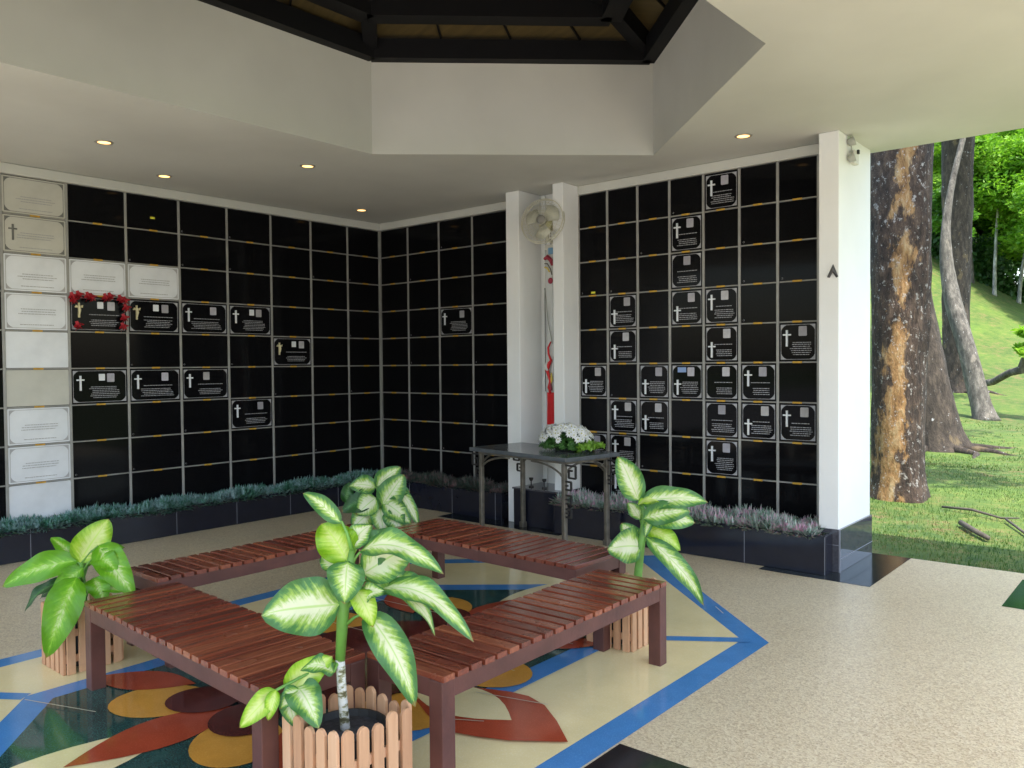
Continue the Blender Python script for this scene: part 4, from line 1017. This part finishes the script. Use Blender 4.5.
def tree(name, label, base, pts, rad, bmat, ccen, crad, n, fmat, size, group=None, seed=1, limbs=True, flare_roots=0):
    t = empty(name, base, label, 'tree', group)
    trunk(t, pts, rad, bmat, seed=seed)
    if flare_roots:
        rr = random.Random(seed+40)
        for i in range(flare_roots):
            a = i*2*math.pi/flare_roots+rr.uniform(-.3, .3); L = rad[0]*rr.uniform(2.4, 4.2); q = []
            for k in range(6):
                d = rad[0]*.75+L*k/5; aa = a+.18*math.sin(k*1.3+i); x, y = d*math.cos(aa), d*math.sin(aa)
                q.append((x, y, gz(base[0]+x, base[1]+y)-base[2]+.08*(1-k/5)-.045))
            MB().tube(q, [rad[0]*.22*(1-k/5.5) for k in range(6)], 8).build('root', bmat, t, smooth=True)
    if ccen:
        crown(t, ccen, crad, n, fmat, size, seed=seed)
        if limbs:
            rr = random.Random(seed); top = Vector(pts[-1])
            for i in range(5):
                e = Vector(ccen)+Vector((rr.uniform(-1, 1)*crad[0]*.7, rr.uniform(-1, 1)*crad[1]*.7, rr.uniform(-.2, .6)*crad[2]))
                MB().tube([top, (top+e)/2+Vector((0, 0, -.3)), e], [rad[-1]*.7, rad[-1]*.4, rad[-1]*.1], 7).build('limb', bmat, t, smooth=True)
    return t
G = 'trees on the lawn beside the pavilion'
b = (4.90, 3.50); z = gz(*b)
tree('tree', 'huge mottled trunk with orange brown patches right behind the white pier', (*b, z), [(0, 0, -.1), (-.02, .0, 1.2), (.0, 0, 2.6), (0, .02, 4.5), (-.05, 0, 7)], [.27, .28, .31, .34, .26], 'bark_big', (0, 0, 9), (4, 4, 2.2), 9000, 'fol_mid', .12, G, 1)
b = (3.92, 4.45); z = gz(*b)
tree('tree', 'dark trunk tucked behind the huge mottled one, mostly hidden by the pier', (*b, z), [(0, 0, -.1), (.0, .05, 2), (.14, .1, 3.2), (.30, .15, 5), (.5, .2, 8)], [.14, .13, .16, .2, .16], 'bark_dark', (0, 0, 9.5), (3, 3, 2), 5000, 'fol_dark', .12, G, 2)
b = (3.92, 9.95); z = gz(*b)
tree('tree', 'thick brown trunk with spreading foot, leaning left behind the huge mottled one', (*b, z), [(0, 0, -.1), (-.16, .0, .9), (-.42, .1, 2.5), (-.62, .1, 4.5), (-.8, .2, 8)], [.42, .36, .30, .27, .2], 'bark_dark', (-1, 0, 11), (4.5, 4.5, 2.5), 9000, 'fol_mid', .13, G, 3, flare_roots=7)
b = (1.45, 23.6); z = gz(*b)
tree('tree', 'straight grey brown twin trunk standing behind the leaning one on the slope', (*b, z), [(0, 0, -.2), (-.05, 0, 2), (-.05, 0, 5), (0, 0, 9), (0, .1, 12)], [.45, .40, .42, .5, .4], 'bark_dark', (0, 0, 14), (5, 5, 3), 9000, 'fol_dark', .16, G, 4, flare_roots=6)
b = (3.2, 18.2); z = gz(*b)
tl = tree('tree', 'slender grey trunk leaning left then bending up right, lichen spotted', (*b, z), [(0, 0, -.1), (-.42, .25, 1.6), (-.98, .6, 3.5), (-1.12, .65, 4.9), (-1.05, .9, 6.3), (-.8, 1.6, 8.3), (-.5, 2.2, 10.5)], [.25, .23, .21, .14, .085, .07, .06], 'bark_grey', (0, 2, 12), (3, 3, 2), 5000, 'fol_mid', .13, G, 5)
# background trees on the slope: two kinds of crown, shared
G2 = 'trees on the wooded slope behind the lawn'
def wood_tree(kind, seed):
    lab, fm_, n, sz = kind
    t = empty('tree', (0, 0, 0), lab, 'tree', G2); rr = random.Random(seed)
    trunk(t, [(0, 0, -.5), (.2, .1, 3), (.1, .2, 6), (0, 0, 9)], [.17, .14, .11, .08], 'bark_grey', 10, seed=seed)
    crown(t, (0, 0, 7.5), (3.6, 3.6, 4.6), n, fm_, sz, clumps=40, seed=seed); return t
K1 = ('bright lime green tree on the wooded slope', 'fol_lime', 22000, .11)
K2 = ('mid green leafy tree on the wooded slope', 'fol_mid', 22000, .12)
K3 = ('dark green dense tree deep in the wooded slope', 'fol_dark', 16000, .16)
protos = [wood_tree(K1, 21), wood_tree(K2, 22), wood_tree(K3, 23)]
def place(t, l): return (CAM.x+FWD.x*t+RGT.x*l, CAM.y+FWD.y*t+RGT.y*l)
spots = [(0, 47, 30.2, 1.0), (0, 40, 27.2, .95), (0, 43, 24.2, .9), (0, 36, 25.6, .7), (1, 50, 28.0, 1.1), (1, 49, 25.6, 1.15), (2, 54, 27.0, 1.4), (2, 53, 23.0, 1.4), (2, 55, 31.5, 1.4), (1, 52, 33.5, 1.2), (0, 44, 33.0, 1.0), (2, 60, 29.5, 1.7), (2, 62, 25, 1.8), (2, 60, 35.5, 1.8), (1, 46, 36.5, 1.2), (2, 57, 20.5, 1.5), (1, 50, 21.5, 1.2), (2, 62, 40, 1.8), (1, 48, 40, 1.2), (2, 64, 21, 1.8), (2, 50, 18, 1.3), (1, 58, 16, 1.5)]
seen = set(); placed = []
kinds = {0: 'bright lime green tree', 1: 'mid green leafy tree', 2: 'dark dense tree'}
for i, (k, tt, ll, s) in enumerate(spots):
    o = protos[k] if k not in seen else copy_tree(protos[k]); seen.add(k); placed.append(o)
    x, y = place(tt, ll); o.location = (x, y, gz(x, y)-.2*s); o.rotation_euler.z = i*1.3; o.scale = (s, s, s)
ordn = ['leftmost', 'second', 'third', 'fourth', 'fifth', 'sixth', 'seventh', 'eighth', 'ninth', 'tenth', 'eleventh', 'twelfth', 'thirteenth']
wood = [o for o in bpy.data.objects if o.get('group') == G2]
for k in kinds:
    mine = [(ll/tt, n_) for n_, (kk, tt, ll, s_) in enumerate(spots) if kk == k]
    for q, (_, n_) in enumerate(sorted(mine)):
        placed[n_]['label'] = kinds[k]+', '+ordn[q]+(' from left' if q else '')+' of its kind on the wooded slope'
# understorey hedge mass
def hedge():
    n = 34000; u = rng.uniform(0, 1, n); l = 14+u*30; t = 46.5+rng.normal(0, .9, n)
    x = CAM.x+FWD.x*t+RGT.x*l; y = CAM.y+FWD.y*t+RGT.y*l
    z = terrain(x, y)+rng.uniform(0, 1, n)**1.2*(1.8+.8*np.sin(l*1.7)+.5*np.sin(l*4.1))
    V, F = quads(np.stack([x, y, z], -1), .12, 1.4)
    o = raw('undergrowth', V, F, 'fol_dark'); tag(o, 'dark undergrowth along the top of the grass slope', 'undergrowth', kind='stuff')
hedge()
# thin pale saplings
G3 = 'thin young trees at the top of the lawn'
for (tt, ll, h, lean, lab, bm) in [(42.0, 24.75, 5.0, .15, 'thin pale straight trunk at the foot of the bright trees', 'bark_pale'), (42.5, 26.3, 4.6, .6, 'thin pale leaning trunk at the right edge of the photo', 'bark_pale'), (33.5, 17.75, 4.2, -.1, 'thin dark trunk seen between the two big left trunks', 'bark_dark'), (28, 14.9, 1.3, .0, 'short thin stake low on the slope behind the leaning trunk', 'bark_grey')]:
    x, y = place(tt, ll); t = empty('sapling', (x, y, gz(x, y)), lab, 'young tree', G3)
    trunk(t, [(0, 0, -.1), (lean*.3, 0, h*.4), (lean, .1, h)], [.10, .08, .05], bm, 8, seed=3)
    if h > 2: crown(t, (lean, 0, h+1), (1.3, 1.3, 1.2), 2500, 'fol_mid', .12, seed=int(tt))
# near branch with bright leaves, fallen limb
x, y = 2.72, 20.79
fb = empty('fallen_branch', (x, y, gz(x, y)), 'grey fallen limb lying across the slope with a leafy end at right', 'branch')
MB().tube([(-.3, .1, .62), (.3, -.5, .75), (.8, -1.1, 1.02), (1.15, -1.6, 1.10), (1.25, -1.7, 1.5), (1.3, -1.7, 1.75)], [.10, .10, .10, .12, .07, .03], 9).build('limb', 'bark_grey', fb, smooth=True)
crown(fb, (1.5, -1.9, 1.75), (.7, .5, .42), 500, 'fol_lime', .10, 'leaves', 9, 4)
for (pts, rad, lab) in [([(5.45, 3.02, .03), (5.75, 2.9, .05), (6.05, 2.68, .03), (6.2, 2.72, .04)], [.012, .014, .010, .006], 'thin curved dead stick on the grass near the mottled trunk'),
                        ([(6.10, 2.62, .04), (6.35, 2.0, .03), (6.6, 1.5, .03)], [.012, .012, .008], 'dark straight stick on the grass at the right edge'),
                        ([(5.80, 2.16, .04), (5.95, 1.85, .045), (6.13, 1.55, .04)], [.026, .026, .022], 'short stubby broken log on the grass near the floor edge')]:
    o0 = Vector(pts[0]); g0 = gz(o0.x, o0.y)
    st = MB().tube([Vector(p)-Vector((o0.x, o0.y, 0)) for p in pts], rad, 8).build('stick', 'log', None, (o0.x, o0.y, g0), smooth=True); tag(st, lab, 'stick', 'fallen sticks on the grass')
# grass blades near the floor edge
def blades(n, x0, x1, y0, y1, hh, ww):
    x = rng.uniform(x0, x1, n); y = y0+(y1-y0)*rng.uniform(0, 1, n)**1.4
    keep = (np.sin(x*3.1+y*1.7)+np.sin(x*1.3-y*4.2)+rng.uniform(-1.6, 1.6, n)) > -.6
    x, y = x[keep], y[keep]; m = len(x); b = np.stack([x, y, terrain(x, y)-.005], -1)
    an = rng.uniform(0, 2*np.pi, m); L = hh*rng.uniform(.4, 1.2, m); tl = rng.uniform(.1, .9, m)
    d = np.stack([np.cos(an)*np.sin(tl), np.sin(an)*np.sin(tl), np.cos(tl)], -1); s = np.stack([-np.sin(an), np.cos(an), 0*an], -1)*ww
    V = np.stack([b-s, b+s, b+d*L[:, None]], 1).reshape(-1, 3); return V, m
V1, m1 = blades(70000, 3.5, 9.5, .41, 9, .045, .0035); V2, m2 = blades(16000, .5, 12, 7, 18, .05, .009)
o = raw('grass', np.concatenate([V1, V2]), np.arange((m1+m2)*3).reshape(-1, 3), 'blade'); tag(o, 'short uneven lawn grass beside the floor edge', 'grass', kind='stuff')
